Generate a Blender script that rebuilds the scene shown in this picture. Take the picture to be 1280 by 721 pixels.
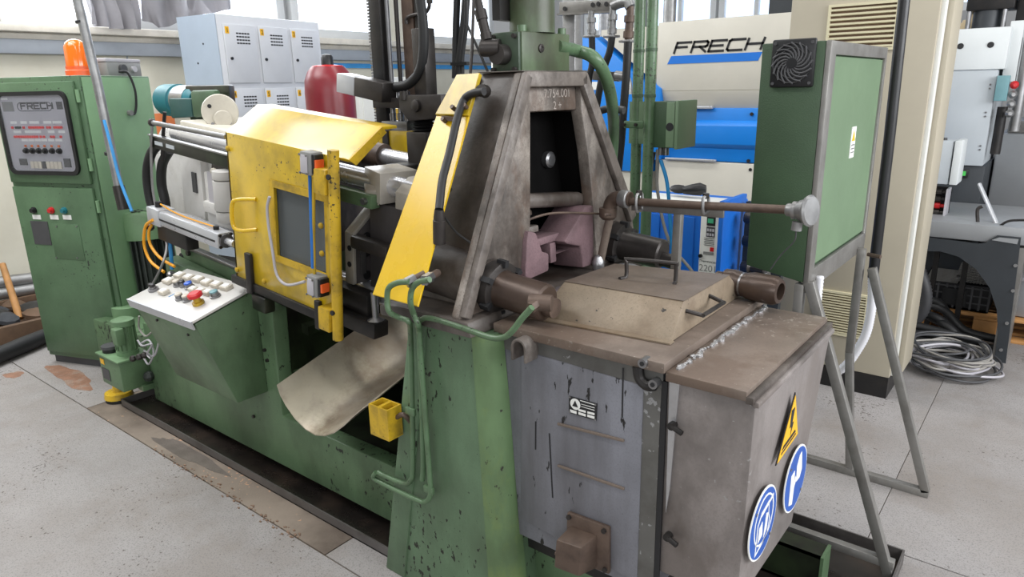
import bpy, bmesh, math, random
from mathutils import Vector, Matrix
random.seed(7)
for o in list(bpy.data.objects):
    bpy.data.objects.remove(o, do_unlink=True)
scene = bpy.context.scene
COL = scene.collection

# ---------------------------------------------------------------- camera
# machine axis = X (to the right), Y = away from the viewer, Z up, metres
CAM_R, CAM_U, CAM_F, CAM_H, FOCAL_PX = (0.784502,0.619788,-0.020478), (-0.155663,0.228783,0.960951), (-0.600271,0.750681,-0.275959), 1.650, 874.28
cam_data = bpy.data.cameras.new('camera')
cam = bpy.data.objects.new('camera', cam_data)
COL.objects.link(cam)
cam_data.sensor_fit = 'HORIZONTAL'
cam_data.sensor_width = 36.0
cam_data.lens = FOCAL_PX * 36.0 / 1280.0
cam_data.clip_start = 0.05
cam.matrix_world = Matrix(((CAM_R[0], CAM_U[0], -CAM_F[0], 0.0),
                           (CAM_R[1], CAM_U[1], -CAM_F[1], 0.0),
                           (CAM_R[2], CAM_U[2], -CAM_F[2], CAM_H),
                           (0, 0, 0, 1)))
scene.camera = cam

# ---------------------------------------------------------------- world, lights, exposure
world = bpy.data.worlds.new('hall_daylight')
scene.world = world
world.use_nodes = True
wn = world.node_tree.nodes
wn['Background'].inputs[0].default_value = (0.93, 0.965, 1.0, 1)
wn['Background'].inputs[1].default_value = 0.33

def area(name, loc, target, sx, sy, power, col=(1, 1, 1)):
    d = bpy.data.lights.new(name, 'AREA')
    d.shape = 'RECTANGLE'; d.size = sx; d.size_y = sy; d.energy = power; d.color = col
    o = bpy.data.objects.new(name, d); COL.objects.link(o)
    o.location = loc
    o.rotation_euler = (Vector(target) - Vector(loc)).to_track_quat('-Z', 'Y').to_euler()
    return o
area('hall_lamp_row', (-2.6, 0.2, 4.6), (-2.6, 0.2, 0), 7.0, 0.5, 100, (1, 0.98, 0.95))
area('hall_lamp_row', (-2.0, 3.6, 4.6), (-2.0, 3.6, 0), 7.0, 0.5, 95, (1, 0.98, 0.95))
area('roof_skylight', (-4.8, 0.1, 4.7), (-4.8, 0.1, 0), 2.6, 3.8, 185, (0.97, 0.985, 1.0))
area('window_daylight', (-6.2, 3.2, 2.9), (-2.5, 2.2, 0.9), 4.5, 1.2, 95, (0.92, 0.96, 1.0))
area('hall_fill_light', (1.5, -3.2, 2.7), (-1.8, 1.6, 0.6), 5.0, 1.8, 112, (0.96, 0.98, 1.0))  # added fill from behind the camera to brighten front faces, no real window
area('hall_fill_light', (3.2, 2.6, 2.6), (-0.6, 2.2, 0.7), 4.5, 1.8, 285, (0.95, 0.97, 1.0))  # added fill from the right to lift the end faces, source unseen

scene.view_settings.view_transform = 'Standard'
scene.view_settings.look = 'None'
scene.view_settings.gamma = 1.0
scene.view_settings.use_curve_mapping = False
scene.view_settings.exposure = 0.0

# ---------------------------------------------------------------- frames
AL = 0.100848                                   # incline of the clamping unit
CA, SA = math.cos(AL), math.sin(AL)
def inc(p):                                     # (u, y, w) of the inclined unit -> world
    return (p[0]*CA + p[2]*SA, p[1], -p[0]*SA + p[2]*CA)
FRM = {
    'fur': ((0.00000,1.45000,0.00000), (1.00000,0.00000,0.00000), (0.00000,0.00000,1.00000)),
    'cab': ((-5.00300,1.44700,0.00000), (0.93590,0.35227,0.00000), (0.00000,0.00000,1.00000)),
    'afr': ((-1.27277,0.00000,1.03000), (0.00000,1.00000,0.00000), (-0.05103,0.00000,0.99870)),
    'hood': ((-0.47000,0.00000,0.00000), (0.00000,1.00000,0.00000), (0.00000,0.00000,1.00000)),
    'con': ((-3.10000,1.24500,0.80000), (1.00000,0.00000,0.00000), (0.00000,0.96562,0.25997)),
    'door': ((0.00000,1.45000,0.00000), (0.99492,0.00000,-0.10068), (0.10068,0.00000,0.99492)),
    'lock': ((-5.60000,3.26000,0.00000), (-0.13274,0.99115,0.00000), (0.00000,0.00000,1.00000)),
    'bcab': ((0.00000,3.93000,0.00000), (1.00000,0.00000,0.00000), (0.00000,0.00000,1.00000)),
    'wm': ((0.00000,4.90000,0.00000), (1.00000,0.00000,0.00000), (0.00000,0.00000,1.00000)),
    'gb': ((-0.62600,0.00000,0.00000), (0.00000,1.00000,0.00000), (0.00000,0.00000,1.00000)),
}
def on(fr, st, off=0.0):                        # point on a named plane, off = outwards
    O, ex, ez = [Vector(v) for v in FRM[fr]]
    return O + ex*st[0] + ez*st[1] + ex.cross(ez)*off
def vec(*a): return Vector(a)

# ---------------------------------------------------------------- mesh builder
class MB:
    def __init__(s, T=None):
        s.v, s.f, s.T = [], [], T
    def add(s, vs, fs):
        n = len(s.v)
        for p in vs:
            p = tuple(p)
            s.v.append(Vector(s.T(p)) if s.T else Vector(p))
        s.f += [[n+i for i in q] for q in fs]
        return s
    def box(s, a, b):
        x0, x1 = sorted((a[0], b[0])); y0, y1 = sorted((a[1], b[1])); z0, z1 = sorted((a[2], b[2]))
        return s.add([(x0,y0,z0),(x1,y0,z0),(x1,y1,z0),(x0,y1,z0),(x0,y0,z1),(x1,y0,z1),(x1,y1,z1),(x0,y1,z1)],
                     [(0,3,2,1),(4,5,6,7),(0,1,5,4),(1,2,6,5),(2,3,7,6),(3,0,4,7)])
    def obox(s, o, ex, ey, ez):
        o, ex, ey, ez = Vector(o), Vector(ex), Vector(ey), Vector(ez)
        return s.add([o, o+ex, o+ex+ey, o+ey, o+ez, o+ex+ez, o+ex+ey+ez, o+ey+ez],
                     [(0,3,2,1),(4,5,6,7),(0,1,5,4),(1,2,6,5),(2,3,7,6),(3,0,4,7)])
    def fbox(s, fr, a, b, o0, o1):              # box on a frame: (s,t) corners, off range
        O = on(fr, (a[0], a[1]), o0)
        ex = on(fr, (b[0], a[1]), o0) - O; ez = on(fr, (a[0], b[1]), o0) - O; n = on(fr, a, o1) - O
        return s.obox(O, ex, n, ez)
    def prism(s, pts, d):
        n = len(pts); d = Vector(d); P = [Vector(p) for p in pts]
        return s.add(P + [p+d for p in P], [tuple(range(n))[::-1], tuple(range(n, 2*n))] +
                     [(i, (i+1) % n, n+(i+1) % n, n+i) for i in range(n)])
    def fprism(s, fr, pts, o0, o1):
        P = [on(fr, p, o0) for p in pts]
        return s.prism(P, on(fr, pts[0], o1) - P[0])
    def ring(s, outer, inner, d):
        n = len(outer); d = Vector(d)
        A = [Vector(p) for p in outer]; B = [Vector(p) for p in inner]
        fs = []
        for i in range(n):
            j = (i+1) % n
            fs += [(i, j, n+j, n+i), (2*n+i, 3*n+i, 3*n+j, 2*n+j), (i, 2*n+i, 2*n+j, j), (n+i, n+j, 3*n+j, 3*n+i)]
        return s.add(A + B + [p+d for p in A] + [p+d for p in B], fs)
    def loft(s, A, B):
        n = len(A)
        return s.add(list(A)+list(B), [tuple(range(n))[::-1], tuple(range(n, 2*n))] +
                     [(i, (i+1) % n, n+(i+1) % n, n+i) for i in range(n)])
    def lathe(s, p0, axis, prof, n=24, caps=True):
        a = Vector(axis).normalized(); t = Vector((0,0,1)) if abs(a.z) < .9 else Vector((1,0,0))
        e1 = a.cross(t).normalized(); e2 = a.cross(e1)
        p0 = Vector(p0); vs, fs = [], []
        for d, r in prof:
            for k in range(n):
                q = 2*math.pi*k/n
                vs.append(p0 + a*d + (e1*math.cos(q) + e2*math.sin(q))*r)
        for j in range(len(prof)-1):
            for k in range(n):
                fs.append((j*n+k, j*n+(k+1) % n, (j+1)*n+(k+1) % n, (j+1)*n+k))
        if caps:
            fs += [tuple(range(n))[::-1], tuple(range((len(prof)-1)*n, len(prof)*n))]
        return s.add(vs, fs)
    def cyl(s, p0, p1, r, r1=None, n=20):
        d = Vector(p1) - Vector(p0)
        return s.lathe(p0, d, [(0, r), (d.length, r if r1 is None else r1)], n)
    def hexnut(s, p0, p1, r): return s.cyl(p0, p1, r, n=6)
    def ball(s, c, r, n=12, sc=(1,1,1)):
        vs, fs = [], []
        m = n//2
        for i in range(m+1):
            th = math.pi*i/m
            for k in range(n):
                q = 2*math.pi*k/n
                vs.append((c[0]+r*sc[0]*math.sin(th)*math.cos(q), c[1]+r*sc[1]*math.sin(th)*math.sin(q), c[2]+r*sc[2]*math.cos(th)))
        for i in range(m):
            for k in range(n):
                fs.append((i*n+k, i*n+(k+1) % n, (i+1)*n+(k+1) % n, (i+1)*n+k))
        return s.add(vs, fs)
    def tube(s, path, r, n=8, sub=5, closed=False):
        P = [Vector(p) for p in path]
        if sub > 1 and len(P) > 2:
            Q = []
            m = len(P); rng = range(m) if closed else range(m-1)
            for i in rng:
                a, b = P[i], P[(i+1) % m]
                z = P[(i-1) % m] if (closed or i > 0) else a*2-b
                e = P[(i+2) % m] if (closed or i < m-2) else b*2-a
                for k in range(sub):
                    t = k/sub
                    Q.append(.5*((2*a) + (b-z)*t + (2*z-5*a+4*b-e)*t*t + (3*a-z-3*b+e)*t**3))
            if not closed: Q.append(P[-1])
            P = Q
        m = len(P); vs, fs = [], []
        e1 = None
        for i in range(m):
            if closed: d = P[(i+1) % m] - P[(i-1) % m]
            else: d = P[min(i+1, m-1)] - P[max(i-1, 0)]
            d = d.normalized()
            if e1 is None:
                t = Vector((0,0,1)) if abs(d.z) < .9 else Vector((1,0,0))
                e1 = d.cross(t).normalized()
            else:
                e1 = (e1 - d*e1.dot(d)).normalized()
            e2 = d.cross(e1)
            rr = r[i*len(r)//m] if isinstance(r, (list, tuple)) else r
            for k in range(n):
                q = 2*math.pi*k/n
                vs.append(P[i] + (e1*math.cos(q) + e2*math.sin(q))*rr)
        for i in range(m if closed else m-1):
            j = (i+1) % m
            for k in range(n):
                fs.append((i*n+k, i*n+(k+1) % n, j*n+(k+1) % n, j*n+k))
        if not closed: fs += [tuple(range(n))[::-1], tuple(range((m-1)*n, m*n))]
        return s.add(vs, fs)
    def bar(s, p0, p1, w, h, up=(0,0,1)):       # rectangular bar along p0-p1
        p0, p1 = Vector(p0), Vector(p1); d = (p1-p0); dn = d.normalized()
        e = dn.cross(Vector(up)).normalized(); u = e.cross(dn)
        return s.obox(p0 - e*w/2 - u*h/2, d, e*w, u*h)
    def sheet(s, grid, thick):                  # grid[i][j] points, offset by thick vector
        m, n = len(grid), len(grid[0]); t = Vector(thick)
        vs = [Vector(p) for r in grid for p in r]; k = len(vs)
        vs += [p+t for p in vs]; fs = []
        for i in range(m-1):
            for j in range(n-1):
                q = (i*n+j, i*n+j+1, (i+1)*n+j+1, (i+1)*n+j)
                fs += [q, tuple(k+x for x in q[::-1])]
        for j in range(n-1):
            fs += [(j+1, j, k+j, k+j+1), ((m-1)*n+j, (m-1)*n+j+1, k+(m-1)*n+j+1, k+(m-1)*n+j)]
        for i in range(m-1):
            fs += [(i*n, (i+1)*n, k+(i+1)*n, k+i*n), ((i+1)*n+n-1, i*n+n-1, k+i*n+n-1, k+(i+1)*n+n-1)]
        return s.add(vs, fs)
    def build(s, name, mat, parent=None, bevel=0.0, smooth=35, seg=2):
        lo = Vector((min(p.x for p in s.v), min(p.y for p in s.v), min(p.z for p in s.v)))
        hi = Vector((max(p.x for p in s.v), max(p.y for p in s.v), max(p.z for p in s.v)))
        c = Vector(((lo.x+hi.x)/2, (lo.y+hi.y)/2, lo.z))
        me = bpy.data.meshes.new(name)
        me.from_pydata([p-c for p in s.v], [], s.f)
        bm = bmesh.new(); bm.from_mesh(me)
        bmesh.ops.recalc_face_normals(bm, faces=bm.faces)
        if bevel:
            es = [e for e in bm.edges if len(e.link_faces) == 2 and e.calc_face_angle(0) > .6]
            bmesh.ops.bevel(bm, geom=es, offset=bevel, segments=seg, profile=.5, affect='EDGES', clamp_overlap=True)
        bm.to_mesh(me); bm.free()
        for p in me.polygons: p.use_smooth = True
        me.set_sharp_from_angle(angle=math.radians(smooth))
        me.materials.append(M[mat] if isinstance(mat, str) else mat)
        o = bpy.data.objects.new(name, me); COL.objects.link(o)
        o.location = c
        if parent is not None:
            o.parent = parent
            o.matrix_parent_inverse = Matrix.Translation(-wloc(parent))
        WL[o.name] = c
        return o
WL = {}
def wloc(o): return WL[o.name]
def thing(name, label, cat, loc, group=None):
    o = bpy.data.objects.new(name, None); COL.objects.link(o)
    o.empty_display_size = .1
    o.location = loc; WL[o.name] = Vector(loc)
    o['label'] = label; o['category'] = cat
    if group: o['group'] = group
    return o
def tag(o, label, cat, group=None):
    o['label'] = label; o['category'] = cat
    if group: o['group'] = group
    return o
def struct(o, label=None, cat=None):
    o['kind'] = 'structure'
    if label: o['label'] = label; o['category'] = cat
    return o
def copy_part(o, parent, dloc):                 # a copy of one mesh object, shifted, sharing its mesh
    c = o.copy(); COL.objects.link(c)
    c.parent = parent
    c.location = o.location + Vector(dloc)
    WL[c.name] = WL[o.name] + Vector(dloc)
    if parent is not None: c.matrix_parent_inverse = Matrix.Translation(-wloc(parent))
    return c

def text_mesh(body, size, O, ex, ez, depth=0.001, align='LEFT', off=0.0015):
    cu = bpy.data.curves.new('txt', 'FONT'); cu.body = body; cu.size = size; cu.align_x = align; cu.extrude = 0
    ob = bpy.data.objects.new('txt', cu); COL.objects.link(ob)
    bpy.context.view_layer.update()
    me = bpy.data.meshes.new_from_object(ob.evaluated_get(bpy.context.evaluated_depsgraph_get()))
    bpy.data.objects.remove(ob, do_unlink=True)
    O, ex, ez = Vector(O), Vector(ex).normalized(), Vector(ez).normalized(); n = ex.cross(ez)
    mb = MB()
    mb.add([O + ex*v.co.x + ez*v.co.y + n*off for v in me.vertices], [tuple(p.vertices) for p in me.polygons])
    bpy.data.meshes.remove(me)
    return mb
LET = {'F': [[(0,0),(0,1),(1,1)],[(0,.55),(.8,.55)]], 'R': [[(0,0),(0,1),(.9,1),(1,.9),(1,.6),(.9,.5),(0,.5)],[(.5,.5),(1,0)]],
       'E': [[(1,0),(0,0),(0,1),(1,1)],[(0,.52),(.85,.52)]], 'C': [[(1,0),(.12,0),(0,.12),(0,.88),(.12,1),(1,1)]],
       'H': [[(0,0),(0,1)],[(1,0),(1,1)],[(0,.52),(1,.52)]]}
def stroke_text(body, O, ex, ez, w, h, gap, th, skew=0.0, off=.002, depth=.002):
    O, ex, ez = Vector(O), Vector(ex).normalized(), Vector(ez).normalized(); n = ex.cross(ez); mb = MB()
    x = 0
    for ch in body:
        for pl in LET[ch]:
            for a, b in zip(pl, pl[1:]):
                A = Vector((x+a[0]*w+a[1]*h*skew, a[1]*h)); B = Vector((x+b[0]*w+b[1]*h*skew, b[1]*h))
                d = (B-A).normalized(); p = Vector((-d.y, d.x))*th/2; A = A - d*th*.4; B = B + d*th*.4
                q = [A-p, B-p, B+p, A+p]
                mb.prism([O + ex*v.x + ez*v.y + n*off for v in q], n*depth)
        x += w + gap
    return mb

# ---------------------------------------------------------------- materials
M = {}
def lin(c):
    return tuple((v/255/12.92 if v/255 <= .04045 else ((v/255+.055)/1.055)**2.4) for v in c)
def mat(name, col, rough=.5, metal=0.0, var=.12, scale=5.0, dirt=0.0, dirtcol=(40,34,28), dscale=3.0, stretch=1.0,
        chips=0.0, chipcol=(45,42,38), cscale=28.0, bump=0.0, bscale=60.0, col2=None, spec=.5, dlo=.46, coat=0.0, speck=0.0, stain=0.0, staincol=(92,58,36), sscale=3.5):
    m = bpy.data.materials.new(name); m.use_nodes = True
    nt = m.node_tree; N = nt.nodes; L = nt.links
    b = N['Principled BSDF']
    tc = N.new('ShaderNodeTexCoord')
    def noise(sc, det=6, st=1.0, seed=0.0, rgh=.6):
        mp = N.new('ShaderNodeMapping'); mp.inputs['Scale'].default_value = (1, 1, 1/st); mp.inputs['Location'].default_value = (seed, seed*.7, seed*1.3)
        L.new(tc.outputs['Object'], mp.inputs['Vector'])
        n = N.new('ShaderNodeTexNoise'); n.inputs['Scale'].default_value = sc; n.inputs['Detail'].default_value = det; n.inputs['Roughness'].default_value = rgh
        L.new(mp.outputs[0], n.inputs['Vector']); return n.outputs['Fac']
    def ramp(src, lo, hi):
        r = N.new('ShaderNodeMapRange'); r.inputs['From Min'].default_value = lo; r.inputs['From Max'].default_value = hi; r.clamp = True
        L.new(src, r.inputs['Value']); return r.outputs['Result']
    def mix(fac, a, bb):
        x = N.new('ShaderNodeMix'); x.data_type = 'RGBA'
        if isinstance(fac, float): x.inputs['Factor'].default_value = fac
        else: L.new(fac, x.inputs['Factor'])
        for s_, v in (('A', a), ('B', bb)):
            sock = [i for i in x.inputs if i.name == s_ and i.type == 'RGBA'][0]
            if isinstance(v, tuple): sock.default_value = (*v, 1)
            else: L.new(v, sock)
        return [o for o in x.outputs if o.type == 'RGBA'][0]
    def scale_(src, k):
        q = N.new('ShaderNodeMath'); q.operation = 'MULTIPLY'; q.inputs[1].default_value = k; L.new(src, q.inputs[0]); return q.outputs[0]
    c = lin(col)
    a = tuple(v*(1-var) for v in c); d = tuple(min(1, v*(1+var)) for v in (lin(col2) if col2 else c))
    out = mix(ramp(noise(scale), .35, .65), a, d)
    if dirt:
        out = mix(scale_(ramp(noise(dscale, 8, stretch, 3.1), dlo, dlo+.22), dirt), out, lin(dirtcol))
    if chips:
        ad = N.new('ShaderNodeMath'); ad.operation = 'MULTIPLY_ADD'; ad.inputs[1].default_value = .55
        L.new(noise(2.6, 4, 1, 6.4), ad.inputs[0]); L.new(noise(cscale*2.0, 4, max(1, stretch*.6), 9.2, .55), ad.inputs[2])
        out = mix(ramp(ad.outputs[0], .99-chips*.16, 1.01-chips*.16), out, lin(chipcol))
    if stain:
        out = mix(scale_(ramp(noise(sscale, 9, 1.6, 12.7, .7), .5, .6), stain), out, lin(staincol))
    if speck:
        out = mix(scale_(ramp(noise(170, 3, 1, 2.2, .7), .52, .62), speck), out, tuple(v*.55 for v in c))
    L.new(out, b.inputs['Base Color'])
    b.inputs['Metallic'].default_value = metal
    b.inputs['Specular IOR Level'].default_value = spec
    b.inputs['Coat Weight'].default_value = coat; b.inputs['Coat Roughness'].default_value = .18
    rr = N.new('ShaderNodeMapRange'); rr.inputs['To Min'].default_value = max(.03, rough-.1); rr.inputs['To Max'].default_value = min(1, rough+.12)
    L.new(noise(scale*2.3, 4, 1, 5.5), rr.inputs['Value']); L.new(rr.outputs['Result'], b.inputs['Roughness'])
    if bump:
        bp_ = N.new('ShaderNodeBump'); bp_.inputs['Strength'].default_value = bump; bp_.inputs['Distance'].default_value = .004
        L.new(noise(bscale, 5, 1, 1.7), bp_.inputs['Height']); L.new(bp_.outputs[0], b.inputs['Normal'])
    M[name] = m; return m
def emit(name, col, strength):
    m = bpy.data.materials.new(name); m.use_nodes = True
    b = m.node_tree.nodes['Principled BSDF']
    b.inputs['Base Color'].default_value = (*lin(col), 1)
    b.inputs['Emission Color'].default_value = (*lin(col), 1); b.inputs['Emission Strength'].default_value = strength
    M[name] = m; return m
def glass(name, col, rough=.08, trans=.85):
    m = bpy.data.materials.new(name); m.use_nodes = True
    b = m.node_tree.nodes['Principled BSDF']
    b.inputs['Base Color'].default_value = (*lin(col), 1); b.inputs['Roughness'].default_value = rough
    b.inputs['Transmission Weight'].default_value = trans; b.inputs['IOR'].default_value = 1.2
    M[name] = m; return m

mat('machine_green', (92,118,86), .42, speck=.2, dirt=.6, dirtcol=(38,44,30), stretch=2.5, chips=.35, chipcol=(30,34,26), cscale=22, bump=.12, bscale=30)
mat('column_green', (94,120,92), .42, speck=.15, dirt=.45, dirtcol=(46,48,30), stretch=3, chips=.45, chipcol=(34,36,28), cscale=26, bump=.12, bscale=30)
mat('corner_green', (98,124,86), .45, stain=.5, staincol=(112,130,72), dirt=.7, dirtcol=(58,66,38), stretch=3, chips=.3, bump=.25, bscale=24)
mat('cabinet_green', (84,112,82), .45, dirt=.35, dirtcol=(58,78,56), chips=.2, speck=.15, chipcol=(38,40,36), cscale=30, bump=.08)
mat('pale_green', (118,152,114), .5, var=.06)
mat('dark_green', (56,78,54), .5, var=.1, bump=.3, bscale=220)
mat('light_green', (106,128,100), .45, var=.06, scale=3)
mat('oily_green', (38,48,30), .35, dirt=.95, dirtcol=(12,11,9), dscale=6, stretch=2, dlo=.38)
mat('motor_green', (104,134,98), .5, dirt=.4, dirtcol=(50,58,44))
mat('pipe_green', (86,112,82), .35, var=.1, scale=12, dirt=.4, dirtcol=(52,56,40), dscale=9, chips=.4, cscale=60)
mat('dark_motor', (52,58,54), .5, dirt=.6, dirtcol=(24,24,22), dscale=12)
mat('yellow', (204,170,26), .32, var=.08, dirt=.5, dirtcol=(146,122,30), dscale=6, stain=.3, staincol=(120,104,40), sscale=5, chips=.2, chipcol=(70,60,34), cscale=34, coat=.6)
mat('yellow_worn', (196,160,36), .4, dirt=.8, dirtcol=(80,70,40), dscale=9, chips=.5, chipcol=(60,52,36), cscale=40)
mat('yellow_bright', (216,176,18), .26, var=.05, dirt=.4, dirtcol=(190,160,40), dscale=2.2, coat=.6)
mat('cast_brown', (100,90,83), .5, var=.2, scale=7, dirt=.9, dirtcol=(48,41,36), dscale=6, stretch=2.2, bump=.5, bscale=46, dlo=.44, col2=(144,136,128), stain=.55, staincol=(84,60,44), sscale=6, speck=.4)
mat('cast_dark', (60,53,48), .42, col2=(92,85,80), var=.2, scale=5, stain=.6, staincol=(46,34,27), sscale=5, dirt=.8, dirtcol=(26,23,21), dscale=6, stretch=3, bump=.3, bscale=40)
mat('cast_edge', (110,102,96), .5, var=.2, dirt=.8, dirtcol=(52,45,40), dscale=12, bump=.4, stain=.4, staincol=(150,144,138), sscale=9, speck=.3)
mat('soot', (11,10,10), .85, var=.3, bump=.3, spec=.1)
mat('block_green', (82,98,72), .42, var=.14, dirt=.8, dirtcol=(52,58,42), dscale=7, stretch=2, stain=.4, staincol=(64,60,46), sscale=5, bump=.1)
mat('rose_cast', (116,92,96), .7, var=.16, scale=9, dirt=.5, dirtcol=(84,68,70), dscale=9, speck=.4, bump=.5, bscale=120)
mat('furnace_grey', (122,123,130), .42, metal=.15, var=.12, dirt=.7, dirtcol=(84,82,84), dscale=6, stretch=6, chips=.42, speck=.25, chipcol=(30,28,27), cscale=24, bump=.06)
mat('furnace_band', (96,95,92), .5, metal=.1, dirt=.6, dirtcol=(60,56,50), dscale=7, chips=.5, chipcol=(140,140,140), bump=.2)
mat('hood_steel', (140,133,130), .42, metal=.25, var=.14, scale=3, dirt=.8, dirtcol=(74,67,62), dscale=4, stretch=1.6, chips=.05, stain=.3, staincol=(86,72,60), sscale=3, speck=.25, chipcol=(150,148,146), cscale=30, bump=.08)
mat('plate_brown', (120,107,97), .45, metal=.2, stain=.5, staincol=(92,72,58), sscale=3, speck=.3, dirt=.6, dirtcol=(74,62,54), dscale=5, chips=.3, chipcol=(150,140,130))
mat('lid_tan', (134,120,102), .5, metal=.15, var=.16, stain=.5, staincol=(104,82,58), sscale=5, speck=.3, dirt=.8, dirtcol=(98,80,62), dscale=6, chips=.3, bump=.12)
mat('lid_top', (118,106,96), .45, metal=.2, stain=.4, staincol=(92,78,64), speck=.3, dirt=.6, dirtcol=(84,72,64), dscale=5)
mat('rust_steel', (96,80,70), .5, metal=.3, dirt=.6, dirtcol=(52,42,38), dscale=14, bump=.2)
mat('dark_steel', (66,62,60), .38, metal=.55, dirt=.5, dirtcol=(30,28,27), dscale=9, bump=.1)
mat('black_steel', (34,33,33), .45, metal=.3, var=.2, dirt=.4, dirtcol=(58,52,48), dscale=12)
mat('bronze_cyl', (78,64,56), .34, metal=.4, dirt=.4, dirtcol=(46,38,34), dscale=10)
mat('steel', (150,150,152), .32, metal=.85, var=.1, dirt=.3, dirtcol=(86,82,78), dscale=8)
mat('bright_steel', (196,196,200), .22, metal=.9, var=.06, dirt=.2, dirtcol=(130,126,122), dscale=9)
mat('chrome', (208,209,214), .24, metal=.7, var=.04)
mat('mould_steel', (184,178,168), .34, metal=.25, var=.1, dirt=.35, dirtcol=(110,102,94), dscale=10)
mat('mould_dark', (82,78,78), .4, metal=.25, dirt=.6, dirtcol=(36,33,33), dscale=5)
mat('galvanised', (152,152,152), .42, metal=.7, var=.14, scale=14, dirt=.35, dirtcol=(104,100,98), dscale=12)
mat('frame_grey', (140,138,134), .42, metal=.55, var=.1, dirt=.4, dirtcol=(98,92,86), dscale=12)
mat('tray_steel', (104,100,98), .4, metal=.4, dirt=.6, dirtcol=(58,52,48), dscale=5)
mat('tray_inside', (34,30,28), .28, dirt=.5, dirtcol=(74,62,54), dscale=5)
mat('chute_steel', (176,160,138), .32, metal=.5, var=.14, scale=4, dirt=.6, dirtcol=(92,80,66), dscale=3.2, col2=(176,168,156), stain=.6, staincol=(206,200,178), sscale=2.6)
mat('black_rubber', (26,26,27), .55, var=.2)
mat('black_plastic', (22,22,24), .4, var=.1)
mat('grey_plastic', (130,130,128), .45)
mat('dark_grey', (70,70,72), .5)
mat('panel_grey', (178,175,180), .3, var=.05)
mat('console_plate', (206,204,200), .35, metal=.1, var=.03, dirt=.12, dirtcol=(168,162,150), dscale=9)
mat('button_beige', (198,190,176), .45, var=.05)
mat('white_paint', (214,214,208), .45, var=.04)
mat('ivory', (206,200,186), .45, var=.06, dirt=.3, dirtcol=(150,142,126), dscale=6, chips=.15, chipcol=(90,84,76))
mat('cast_white', (204,202,198), .5, var=.06, dirt=.4, dirtcol=(150,142,130), dscale=5, chips=.2, chipcol=(96,90,84), bump=.15)
mat('locker_grey', (196,198,202), .45, var=.03)
mat('locker_side', (160,172,186), .45, var=.03)
mat('machine_cream', (202,198,186), .42, var=.03)
mat('machine_blue', (16,124,214), .38, var=.05, scale=3)
mat('unit_blue', (20,98,190), .38, var=.04)
mat('frech_blue', (20,112,206), .45, var=.0)
mat('wall_cream', (214,210,194), .75, var=.05, scale=1.5, dirt=.2, dirtcol=(180,172,150), bump=.1)
mat('wall_grey', (160,160,160), .75, var=.05, scale=2)
mat('cabinet_beige', (168,160,142), .55, var=.05, scale=2, dirt=.15, dirtcol=(150,142,126))
mat('vent_beige', (206,198,166), .5, var=.04)
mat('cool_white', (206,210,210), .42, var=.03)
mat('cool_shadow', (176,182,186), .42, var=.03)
mat('charcoal', (44,48,52), .5, var=.1, bump=.1)
mat('tank_grey', (150,152,154), .42, metal=.25, var=.05)
mat('teal', (30,110,120), .45)
mat('teal_grey', (110,150,156), .45)
mat('orange_sign', (226,130,78), .6, var=.03)
mat('red_paint', (122,34,42), .32, var=.12, dirt=.3, dirtcol=(96,44,48), dscale=4)
mat('red', (190,30,34), .3)
mat('blue_cap', (40,90,190), .35)
mat('cyan_hose', (28,130,190), .4)
mat('blue_hose', (60,150,215), .4)
mat('orange_hose', (232,160,30), .4)
mat('curtain', (134,132,136), .85, var=.12, scale=3)
mat('black_print', (28,28,30), .6, var=0)
mat('white_print', (226,226,222), .6, var=0)
mat('sign_blue', (30,84,170), .4, var=.08, dirt=.2, dirtcol=(20,50,110))
mat('sign_yellow', (232,176,22), .4, var=.05)
mat('plastic_green', (80,196,90), .4)
mat('wood', (176,128,76), .65, var=.18, scale=8, stretch=.3)
mat('dark_wood', (96,74,56), .7, var=.2, scale=9)
mat('window_frame', (206,208,208), .5, var=.03)
mat('sill_grey', (150,156,164), .5, var=.06)
mat('cream_sill', (214,208,196), .6)
mat('solder', (190,190,192), .3, metal=.8, bump=.8, bscale=60)
mat('orange_lens', (238,110,16), .12, var=.04, coat=.5)
mat('grey_cable', (146,142,136), .5)
mat('dirty_rag', (60,62,66), .9, var=.3, bump=.6)
mat('aluminium', (190,192,196), .3, metal=.4, var=.05)
emit('window_light', (236,244,255), 2.2)
emit('window_sky', (206,226,255), 1.15)
emit('led_red', (200,40,40), .25)
emit('led_green', (60,150,110), .15)
glass('plexi', (128,134,136), .2, .6)
mat('cast_relief', (158,148,140), .5, var=.15)  # catch-light of raised edges put into the colour, the digits have no relief

def floor_mat():
    m = mat('concrete', (150,146,144), .6, var=.08, scale=1.3, dirt=.45, dirtcol=(126,117,108), dscale=1.6, chips=.25, chipcol=(82,74,68), cscale=30, bump=.25, bscale=120, speck=.75, stain=.25, staincol=(120,108,96), sscale=2.2)
    mat('floor_joint', (104,92,82), .9)
    mat('screed_strip', (134,122,110), .65, var=.16, scale=2.0, dirt=.8, dirtcol=(66,54,46), dscale=1.8, chips=.3, chipcol=(190,150,120), bump=.3, bscale=80)
floor_mat()


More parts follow.
